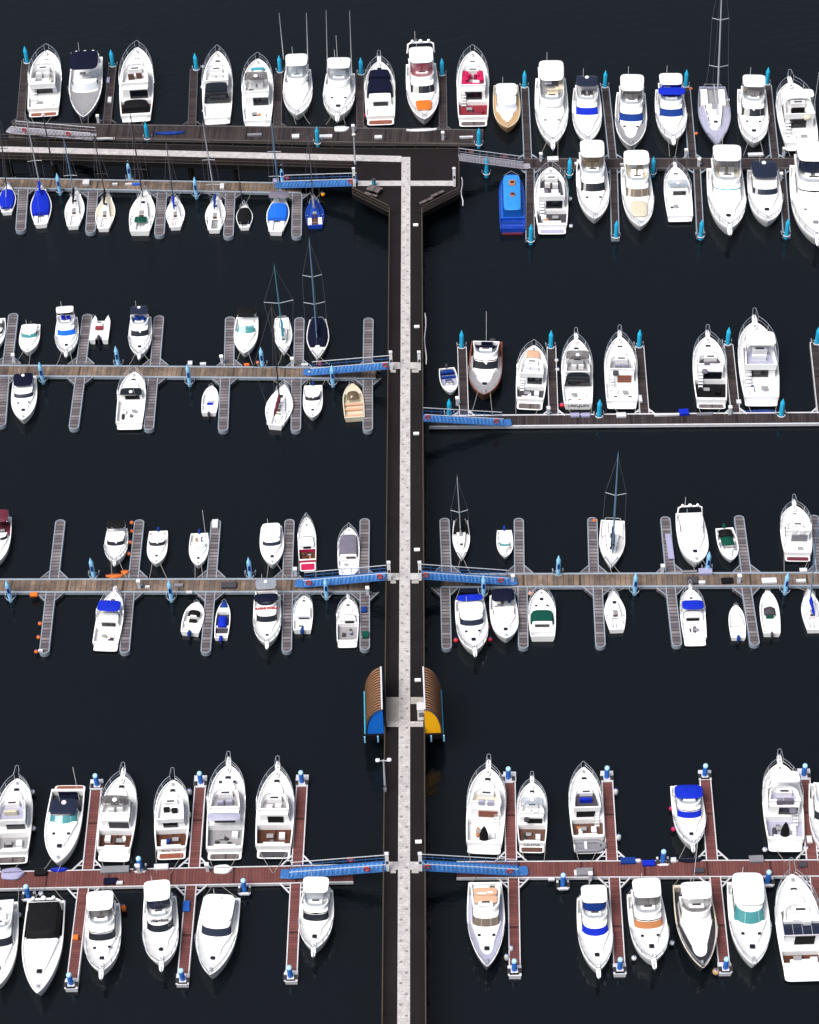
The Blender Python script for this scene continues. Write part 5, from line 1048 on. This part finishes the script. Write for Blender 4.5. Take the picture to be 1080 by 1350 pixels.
for px, py, hp, l in ((508, 1043, 46, 'grey twin-headed lamp post on the left walkway edge below the shelters'), (69, 218, 55, 'dark lamp post on the promenade behind the pale sailing boats'), (468.5, 216, 32, 'short lamp post on the promenade corner near the top left gangway')):
    b = at(px, py, ZW); t = thing('lamp_post', l, 'lamp post', b); hz = hp / (ppm(b) * .66)
    m = 'mast_dark' if px < 100 else 'alu'
    g = MB(); g.tube([(0, 0, 0), (0, 0, hz)], [.11, .07], m, 8); g.tube([(0, 0, 0), (0, 0, .5)], .16, m, 8); g.build('post', t)
    for sx in ((-1, 1) if px == 508 else (0,)):
        g = MB(); g.tube([(0, 0, hz - .1), (sx * .5, -.1, hz)], .05, m); g.slab(-.22, .18, .22, hz - .02, .12, 'edge_white', 3, .05, 16, sx * .55); g.build('lamp_head', t)
for px, py in ((548.3, 299), (549.7, 433), (549, 574), (550, 727), (551, 899), (552, 1112)):
    t = simple('deck_light', auto('small white block light on the walkway level with the {}', px, py), 'deck light', px, py, ZW, 0, 'walkway block lights'); g = MB(); g.box(0, 0, 0, .22, .5, .26, 'dark_grey', .02); g.build('base', t); g = MB(); g.box(0, 0, .22, .42, .62, .34, 'white', .04); g.build('cover', t)
# platform furniture
t = simple('picnic_bench', 'grey plank picnic bench on the left half of the platform', 'bench', 493, 255, ZW, R(-28)); g = MB(); g.box(0, 0, .68, .76, 1.7, .85, 'grey_teak', .02); g.build('table_top', t)
for dy in (-.75, .75): g = MB(); g.box(0, dy, .40, .47, 1.7, .30, 'grey_teak', .02); g.build('seat', t)
for dx in (-.6, .6): g = MB(); g.tube([(dx, -.75, .42), (dx, .75, .42)], .04, 'dark_grey'); g.tube([(dx, -.5, 0), (dx, 0, .7), (dx, .5, 0)], .04, 'dark_grey'); g.build('leg_frame', t)
for px, py, l in ((562, 268, 'long grey bench near the right chamfer of the platform, lower one'), (577, 259, 'long grey bench near the right chamfer of the platform, upper one')):
    t = simple('bench', l, 'bench', px, py, ZW, R(32), 'platform benches'); g = MB(); g.box(0, 0, .42, .50, 1.9, .38, 'grey_teak', .02); g.build('seat', t)
    for dx in (-.7, .7): g = MB(); g.box(dx, 0, 0, .42, .1, .34, 'dark_grey', .01); g.build('leg', t)
t = simple('litter_bin', 'dark teal litter bin on the platform cross path', 'bin', 493, 245, ZW); g = MB(); g.tube([(0, 0, 0), (0, 0, .95)], [.24, .27], 'teal_cloth', 12); g.build('body', t); g = MB(); g.tube([(0, 0, .95), (0, 0, 1.1)], [.29, .18], 'dark_grey', 12); g.build('lid', t)
t = simple('kiosk_cabinet', 'tall white cabinet between the walkway and the yellow-ended shelter', 'cabinet', 555.5, 945, ZW); g = MB(); g.box(0, 0, 0, 1.7, .75, .9, 'white', .04); g.build('body', t); g = MB(); g.box(0, 0, 1.7, 1.8, .82, .97, 'edge_white', .03); g.build('lid', t); g = MB(); g.box(0, -.46, .6, 1.3, .45, .04, 'grey', .01); g.build('panel', t)
for px, ya, yb, l in ((560.3, 413, 480, 'white water pipe run along the outer right walkway edge'), (608.6, 234, 271, 'curved white pipe outside the right platform edge')):
    a, b = at(px, ya, ZW - .3), at(px + 1, yb, ZW - .3); g = MB(); n = 8; P = [a.lerp(b, i / n) + Vector((.10 * math.sin(i * 1.1), 0, .1 * math.sin(i * 2.)) ) for i in range(n + 1)]
    g.tube(P, .07, 'edge_white', 8); tag(g.build('water_pipe', None), l, 'pipe')
# quarter-round shelters
def shelter(sx, px_in, px_out, endm, label):
    y0, y1 = 967, 913
    a = at(px_in, y0, ZW); b = at(px_in, y1, ZW); wd_ = abs(at(px_out, y0, ZW).x - a.x); L = (b - a).length + .2; hz = 3.9
    t = thing('quarter_round_shelter', label, 'shelter', (a.x, a.y, ZW))
    g = MB(); n = 14; rib = 17; gv = MB()
    for j in range(rib * 2):
        y, ye = L * j / (rib * 2), L * (j + 1) / (rib * 2); k_ = .07 if j % 2 == 0 else 0.; rings = []
        for y in ((y, y, ye, ye) if k_ else (y, ye)): rings.append([(sx * (wd_ + k_) * math.sin(q), y, (hz + k_) * math.cos(q)) for q in [math.pi / 2 * i / n for i in range(n + 1)]])
        if k_:
            rings[0] = [(x - sx * .07 * math.sin(q), y_, z_ - .07 * math.cos(q)) for (x, y_, z_), q in zip(rings[0], [math.pi / 2 * i / n for i in range(n + 1)])]; rings[3] = [(x - sx * .07 * math.sin(q), y_, z_ - .07 * math.cos(q)) for (x, y_, z_), q in zip(rings[3], [math.pi / 2 * i / n for i in range(n + 1)])]
        g.rings(rings, 'roof_rib' if k_ else 'roof_groove', False, False, False); g.build('roof', t, False)
    for yy, nm in ((.05, 'end_wall'), (L - .05, 'end_wall')):
        g = MB(); P = [(0, yy, 0)] + [(sx * (wd_ - .12) * math.sin(q), yy, (hz - .12) * math.cos(q)) for q in [math.pi / 2 * i / n for i in range(n + 1)]]
        g.rings([[(x, yy - .03, z) for x, y, z in P], [(x, yy + .03, z) for x, y, z in P]], endm, True, True); g.build(nm, t, False)
    g = MB(); P = [(sx * (wd_ + .02) * math.sin(q), .0, (hz + .02) * math.cos(q)) for q in [math.pi / 2 * i / n for i in range(n + 1)]]; g.tube(P, .09, 'dark_grey', 6); g.build('end_trim', t)
    g = MB(); g.box(sx * .06, L / 2, hz - .05, hz + .12, .16, L, 'edge_white', .02); g.build('ridge_cap', t)
    g = MB(); g.box(sx * wd_ * .55, L / 2, -.75, -.02, wd_ * 1.25, L + .3, 'pier_side', .04); g.build('base_slab', t)
    for f in (.35, 1.1): g = MB(); g.box(sx * wd_ * f, -.22, -1.05, -.1, .14, .12, 'pile_light', .02); g.build('bracket', t)
    g = MB(); g.tube([(sx * (wd_ + .12), 0, .05), (sx * (wd_ + .12), L, .05)], .06, 'pile_cyan'); g.build('gutter', t)
shelter(-1, 506.3, 483, 'panel_blue', 'brown ribbed quarter-round shelter with bright blue end, left of the walkway')
shelter(1, 560.6, 583, 'panel_yellow', 'brown ribbed quarter-round shelter with yellow end, right of the walkway')

# ------------------------------------------------------------------ gangways
def gangway(head, foot, wpx, m, label, zf=.85, rings=()):
    a, b = at(head[0], head[1], ZW + .05), at(foot[0], foot[1], zf); d = a - b; L = Vector((d.x, d.y, 0)).length; rz = math.atan2(d.y, d.x) - math.pi / 2
    t = thing('gangway', label, 'gangway', b, rz, 'gangways'); hw = wpx / (ppm(b) * .72) / 2 * .84; dz = d.z
    P = lambda x, y, z: (x, y, z + dz * y / L)
    g = MB(); n = 22
    g.rings([[P(-hw, y, -.12), P(hw, y, -.12), P(hw, y, .0), P(-hw, y, .0)] for y in (0, L)], m, True, True)
    g.build('walking_deck', t)
    for i in range(n):                         # raised treads
        y = L * (i + .5) / n
        if i == 0: g = MB()
        g.rings([[P(-hw * .9, y + e, .0), P(hw * .9, y + e, .0), P(hw * .9, y + e, .03), P(-hw * .9, y + e, .03)] for e in (-.10, .10)], 'gang_light' if m == 'gang_blue' else 'grey', True, True)
    g.build('tread_slats', t)
    rm = 'gang_grey' if m == 'gang_grey' else 'gang_blue'
    for sx in (-1, 1):
        g = MB(); x = sx * (hw + .04)
        g.tube([P(x, 0, .02), P(x, L, .02)], .07, rm, 6); g.tube([P(x, .1, 1.1), P(x, L - .1, 1.1)], .045, 'alu', 6); g.tube([P(x, .1, .6), P(x, L - .1, .6)], .025, rm, 5)
        k = 9
        for i in range(k + 1): y = .1 + (L - .2) * i / k; g.tube([P(x, y, 0), P(x, y, 1.1)], .03, rm, 5)
        g.build('handrail', t)
    g = MB(); g.slab(-.9, .05, hw * 1.05, -.10, .06, m, 6, 0, 20); g.build('landing_flap', t)
    for i, (f, sx) in enumerate(rings):
        x = sx * (hw + .10); y = L * f; c = Vector(P(x, y, .75)); w_ = Matrix.Rotation(rz, 3, 'Z') @ c + b
        r = thing('lifebuoy', auto('red lifebuoy on the gangway rail near the {}', *proj(w_)), 'lifebuoy', w_, rz, 'gangway lifebuoys')
        g = MB(); pts = [(.02, .28 * math.cos(q), .28 * math.sin(q)) for q in [2 * math.pi * i / 16 for i in range(17)]]
        g.tube(pts, .075, 'text_red', 8, False); g.build('ring', r)
        g = MB(); g.box(0, 0, -.3, .3, .05, .5, 'grey', .01); g.build('back_board', r)
gangway((470, 241), (372, 244), 10, 'gang_blue', 'blue gangway from the platform down to the sailing boats', rings=((.95, 1), (.05, -1)))
gangway((605, 208), (690, 219), 9, 'gang_grey', 'silver gangway from the platform to the upper right pontoon', rings=((.8, 1), (.28, 1)))
gangway((125, 181), (18, 172), 10, 'gang_grey', 'silver gangway lying over the left end of the top pontoon', rings=((.18, 1), (.72, 1)))
gangway((515, 482), (410, 490.5), 10, 'gang_blue', 'blue gangway left of the walkway, nearest the navy-covered sailing boat', rings=((.95, 1), (.1, -1)))
gangway((558, 551), (664, 557), 10, 'gang_blue', 'blue gangway beside the small blue-trimmed runabout', rings=((.95, -1), (.1, -1)))
gangway((514, 759), (400, 769), 11, 'gang_blue', 'blue gangway left of the walkway below the grey-covered speedboat', rings=((.9, 1), (.08, 1)))
gangway((555, 758), (671, 766), 11, 'gang_blue', 'blue gangway right of the walkway below the black-covered slim sailing boat', rings=((.95, -1), (.1, -1)))
gangway((511, 1142), (382, 1152), 12, 'gang_blue', 'blue gangway meeting the left red pontoon', rings=((.80, 1), (.62, -1)))
gangway((556, 1141), (684, 1148), 12, 'gang_blue', 'blue gangway meeting the right red pontoon', rings=((.95, -1), (.1, -1)))

# ------------------------------------------------------------------ things lying on the pontoons
def word_deck(py): return ''
def box_(px, py, wpx, hpx, m, name='dock_box', cat='dock box', word=None, z=ZP, hgt=None, lid=None, rot=0.):
    p = at(px, py, z); s = ppm(p); el = .64 if py < 400 else (.72 if py < 900 else .80); w_ = wpx / s; h_ = hgt or min(.75, max(.3, .45 * min(w_, hpx / s)))
    d_ = max(.25, (hpx / s - h_ * math.sqrt(1 - el * el)) / el); 
    t = thing(name, auto((word or (m.replace('_', ' ') + ' dock box')) + ' lying near the {}', px, py), cat, p, rot, 'gear on the pontoons')
    g = MB(); g.box(0, 0, .01, h_ * .72, w_ * .96, d_ * .94, m, .03); g.build('body', t)
    g = MB(); g.box(0, 0, h_ * .73, h_, w_, d_, lid or m, .05); g.build('lid', t)
for a in [(140, 184, 24, 4, 'edge_white'), (336, 179, 19, 5, 'grey'), (390, 181, 10, 7, 'edge_white'), (430, 181, 17, 6, 'edge_white'), (499, 182, 10, 6, 'edge_white'), (615, 182, 18, 4, 'edge_white'), (145, 133, 5, 9, 'edge_white'), (143, 107, 4, 9, 'lilac_cloth'), (729, 211, 15, 8, 'edge_white'), (761, 217, 7, 5, 'edge_white'), (996, 205, 20, 6, 'edge_white'), (821, 218, 7, 4, 'edge_white'),
          (114, 242, 9, 9, 'edge_white'), (152, 244, 7, 4, 'edge_white'), (170, 244, 9, 4, 'edge_white'), (180, 244, 10, 4, 'mid_blue'), (293, 247, 6, 9, 'edge_white'), (364, 240, 8, 8, 'lilac_cloth'), (251, 480, 6, 7, 'edge_white'), (268, 481, 8, 5, 'edge_white'), (325.5, 482, 7, 4, 'orange'), (402, 482, 9, 4, 'edge_white'), (412, 492, 12, 3, 'edge_white'),
          (758, 548.5, 12, 7, 'lilac_cloth'), (772, 548.5, 12, 7, 'lilac_cloth'), (819, 548.5, 13, 8, 'edge_white'), (880, 548, 36, 4, 'edge_white'), (901.5, 545, 13, 10, 'blue'), (929, 547, 21, 5, 'grey'), (844, 527, 5, 11, 'edge_white'), (974, 531, 6, 7, 'edge_white'),
          (45, 785, 10, 7, 'orange'), (236, 773, 12, 6, 'grey'), (250, 782, 8, 4, 'edge_white'), (302, 773, 20, 10, 'dark_grey'), (195, 775, 6, 5, 'edge_white'), (284, 692, 8, 13, 'edge_white'), (54, 859, 6, 5, 'edge_white'), (482, 838, 9, 10, 'green'), (480, 805, 7, 9, 'dark_blue'), (930, 755, 18, 10, 'lilac_cloth'), (913, 767, 14, 11, 'dark_grey'), (925.5, 769, 9, 6, 'edge_white'), (958.6, 767, 16, 9, 'black'), (1014, 767, 20, 9, 'edge_white'), (1056, 767, 13, 6, 'edge_white'), (1059, 753, 10, 7, 'edge_white'), (909, 755, 20, 4, 'grey'), (883, 722, 8, 34, 'lilac_cloth'),
          (54, 1151, 16, 12, 'black'), (152, 1148, 38, 11, 'grey'), (146, 1163, 18, 10, 'navy'), (158, 1165, 9, 6, 'edge_white'), (213, 1144, 19, 9, 'edge_white'), (771, 1151, 22, 12, 'grey'), (761, 1152, 8, 9, 'edge_white'), (855, 1139, 17, 9, 'blue'), (840, 1136, 9, 6, 'edge_white'), (828, 1136, 20, 10, 'dark_blue'), (888, 1135, 7, 8, 'edge_white'), (997, 1134, 19, 11, 'grey'), (1058, 1141, 11, 9, 'dark_grey'), (921, 1149, 15, 8, 'dark_grey'), (1067, 1108, 7, 11, 'edge_white'), (727, 1160, 9, 6, 'edge_white'), (246, 1196, 9, 15, 'bright_blue'), (100, 1237, 7, 8, 'orange')]:
    box_(*a)
def pedestal(px, py):
    t = simple('service_pedestal', auto('white service pedestal near the {}', px, py), 'service pedestal', px, py, ZP, 0, 'service pedestals')
    g = MB(); g.box(0, 0, 0, 1.05, .32, .28, 'edge_white', .03); g.build('column', t); g = MB(); g.box(0, -.02, 1.05, 1.32, .42, .36, 'white', .06); g.build('head', t); g = MB(); g.tube([(.22, 0, .5), (.36, 0, .4), (.3, .1, .2), (.22, .1, .45)], .035, 'pile_light'); g.build('hose', t)
for p in ((130, 162), (466, 175), (713, 212), (904, 207), (921, 219), (1029, 238), (19, 477), (293, 479), (386, 482), (603, 534), (723, 547), (962, 546), (184, 775), (390, 759), (485, 784), (676, 768), (873, 755), (974, 768), (183.5, 1150), (274, 1148), (778, 1160), (1033, 205), (584, 184)): pedestal(*p)
def dinghy(px, py, wpx, hpx, m, word, cat='dinghy', z=ZP + .02, cover=True):
    p = at(px, py, z); s = ppm(p); L = wpx / s; W = max(.5, hpx / s / .9); t = thing('tender' if cover else 'kayak', auto(word + ' near the {}', px, py), cat, p, -math.pi / 2, None)
    g = MB(); rr = []
    for i in range(11):
        q = i / 10; hw = W / 2 * (.75 + .25 * math.sin(q * 3)) * (1 if q < .6 else max(.05, 1 - ((q - .6) / .4) ** 2.2)) if cover else W / 2 * max(.05, math.sin(math.pi * min(.97, max(.03, q))) ** .6)
        y = -L / 2 + L * q; hh = .42 if cover else .3
        rr.append([(-hw, y, 0.02), (-hw * 1.02, y, hh * .5), (-hw * .6, y, hh * .9), (0, y, hh), (hw * .6, y, hh * .9), (hw * 1.02, y, hh * .5), (hw, y, .02)])
    g.rings(rr, m, True, True); g.build('hull', t)
    g = MB(); g.tube([(0, -L * .42, hh + .0), (0, 0, hh + .02), (0, L * .4, hh + .0)], .035, 'dark_grey', 5); g.build('ridge_line' if cover else 'seat_line', t)
dinghy(451, 171, 19, 9, 'white_cool', 'pale upturned tender'); dinghy(295, 1147, 24, 12, 'white', 'white covered tender on the red pontoon'); dinghy(18, 1153, 30, 16, 'lilac_cloth', 'lilac covered tender')
dinghy(1002, 545, 42, 8, 'dark_blue', 'navy tender floating astern', z=.05); dinghy(620, 779, 34, 9, 'navy', 'navy covered tender afloat under the gangway', z=.05)
dinghy(556, 172, 40, 4, 'white_cool', 'long pale paddle board at the pontoon edge', 'kayak', cover=False); dinghy(151, 760, 22, 5, 'orange', 'long orange kayak on the pontoon edge', 'kayak', cover=False); dinghy(165, 755, 10, 6, 'orange', 'short orange kayak end', 'kayak', cover=False); dinghy(910, 1134, 32, 8, 'navy', 'rolled navy canvas bundle', 'canvas roll', cover=False); dinghy(78, 1147, 22, 5, 'blue', 'rolled blue canvas', 'canvas roll', cover=False); dinghy(224, 176, 40, 6, 'dark_blue', 'long dark blue covered bundle', 'canvas roll', cover=False)
def fender(px, py, m, r=.24, z=.5, word=None, ball=True):
    p = at(px, py, z); t = thing('fender', auto((word or m.replace('edge_', '').replace('_cloth', '')) + ' ' + ('ball' if ball else 'long') + ' fender close to the {}', px, py), 'fender', (p.x, p.y, 0), 0, 'fenders')
    g = MB(); g.ball((0, 0, z), r, m, None, None if ball else r * 2.1, 12, 8); g.build('body', t); g = MB(); g.tube([(0, 0, z + r * (1 if ball else 2)), (0, .12, z + r * (1 if ball else 2) + .25)], .02, 'dark_grey'); g.ball((0, 0, z + r * (1 if ball else 2.05)), r * .3, 'mid_blue'); g.build('rope_eye', t)
for x, y in ((174, 689), (174, 700), (172, 715), (170, 730), (53, 822), (51, 840), (48, 859), (911, 117), (918, 176), (340, 478), (784, 686)): fender(x, y, 'orange', .22)
for x, y in ((25, 1206), (18, 1249), (15, 1270), (54, 1178), (43, 1044), (44, 1092), (268, 88), (267, 115), (269, 146), (708, 268), (707, 284), (752, 262), (753, 298), (734, 475), (735, 487), (960, 132), (961, 149), (1008.6, 1120), (1062.5, 1118), (886, 1243), (836, 1263)): fender(x, y, 'edge_white', .25)
for x, y in ((812, 1044), (816, 1104), (250, 1044), (249, 1074), (248, 1100), (674, 1251), (668, 1262)): fender(x, y, 'edge_white', .24, .55, None, False)
fender(944, 1281, 'tan_hull', .34, .5, 'brown'); fender(741, 534, 'red', .28); fender(700, 782, 'peach', .3); fender(426, 256, 'yellow', .28); fender(483, 152, 'magenta', .28); fender(163, 1197, 'orange', .26, .6, None, False); fender(646, 843, 'red', .24); fender(643, 827, 'red', .24); fender(601, 844, 'red', .24); fender(885, 1066, 'magenta', .24); fender(888, 1093, 'magenta', .24)

# ------------------------------------------------------------------ light
w = bpy.data.worlds.new('World'); scn.world = w; w.use_nodes = True
nt = w.node_tree; bg = nt.nodes['Background']
sky = nt.nodes.new('ShaderNodeTexSky'); sky.sky_type = 'NISHITA'; sky.sun_disc = False
EL, AZ = R(62), R(-128)
sky.sun_elevation = EL; sky.sun_rotation = AZ; sky.dust_density = 4.0; sky.air_density = 1.0; sky.ozone_density = 1.0
hs_ = nt.nodes.new('ShaderNodeHueSaturation'); hs_.inputs['Saturation'].default_value = .62
nt.links.new(sky.outputs[0], hs_.inputs['Color']); nt.links.new(hs_.outputs[0], bg.inputs['Color']); bg.inputs['Strength'].default_value = .078
sd = bpy.data.lights.new('sun', 'SUN'); sd.energy = 2.2; sd.angle = R(32); sd.color = (1, .97, .93)
so = bpy.data.objects.new('sun', sd); col.objects.link(so); so.location = (0, 0, 250)
dirv = Vector((math.sin(AZ) * math.cos(EL), math.cos(AZ) * math.cos(EL), math.sin(EL)))
so.rotation_euler = dirv.to_track_quat('Z', 'Y').to_euler()
vs = scn.view_settings; vs.view_transform = 'Standard'; vs.look = 'None'; vs.exposure = EXPO; vs.gamma = 1.0
scn.render.engine = 'CYCLES'
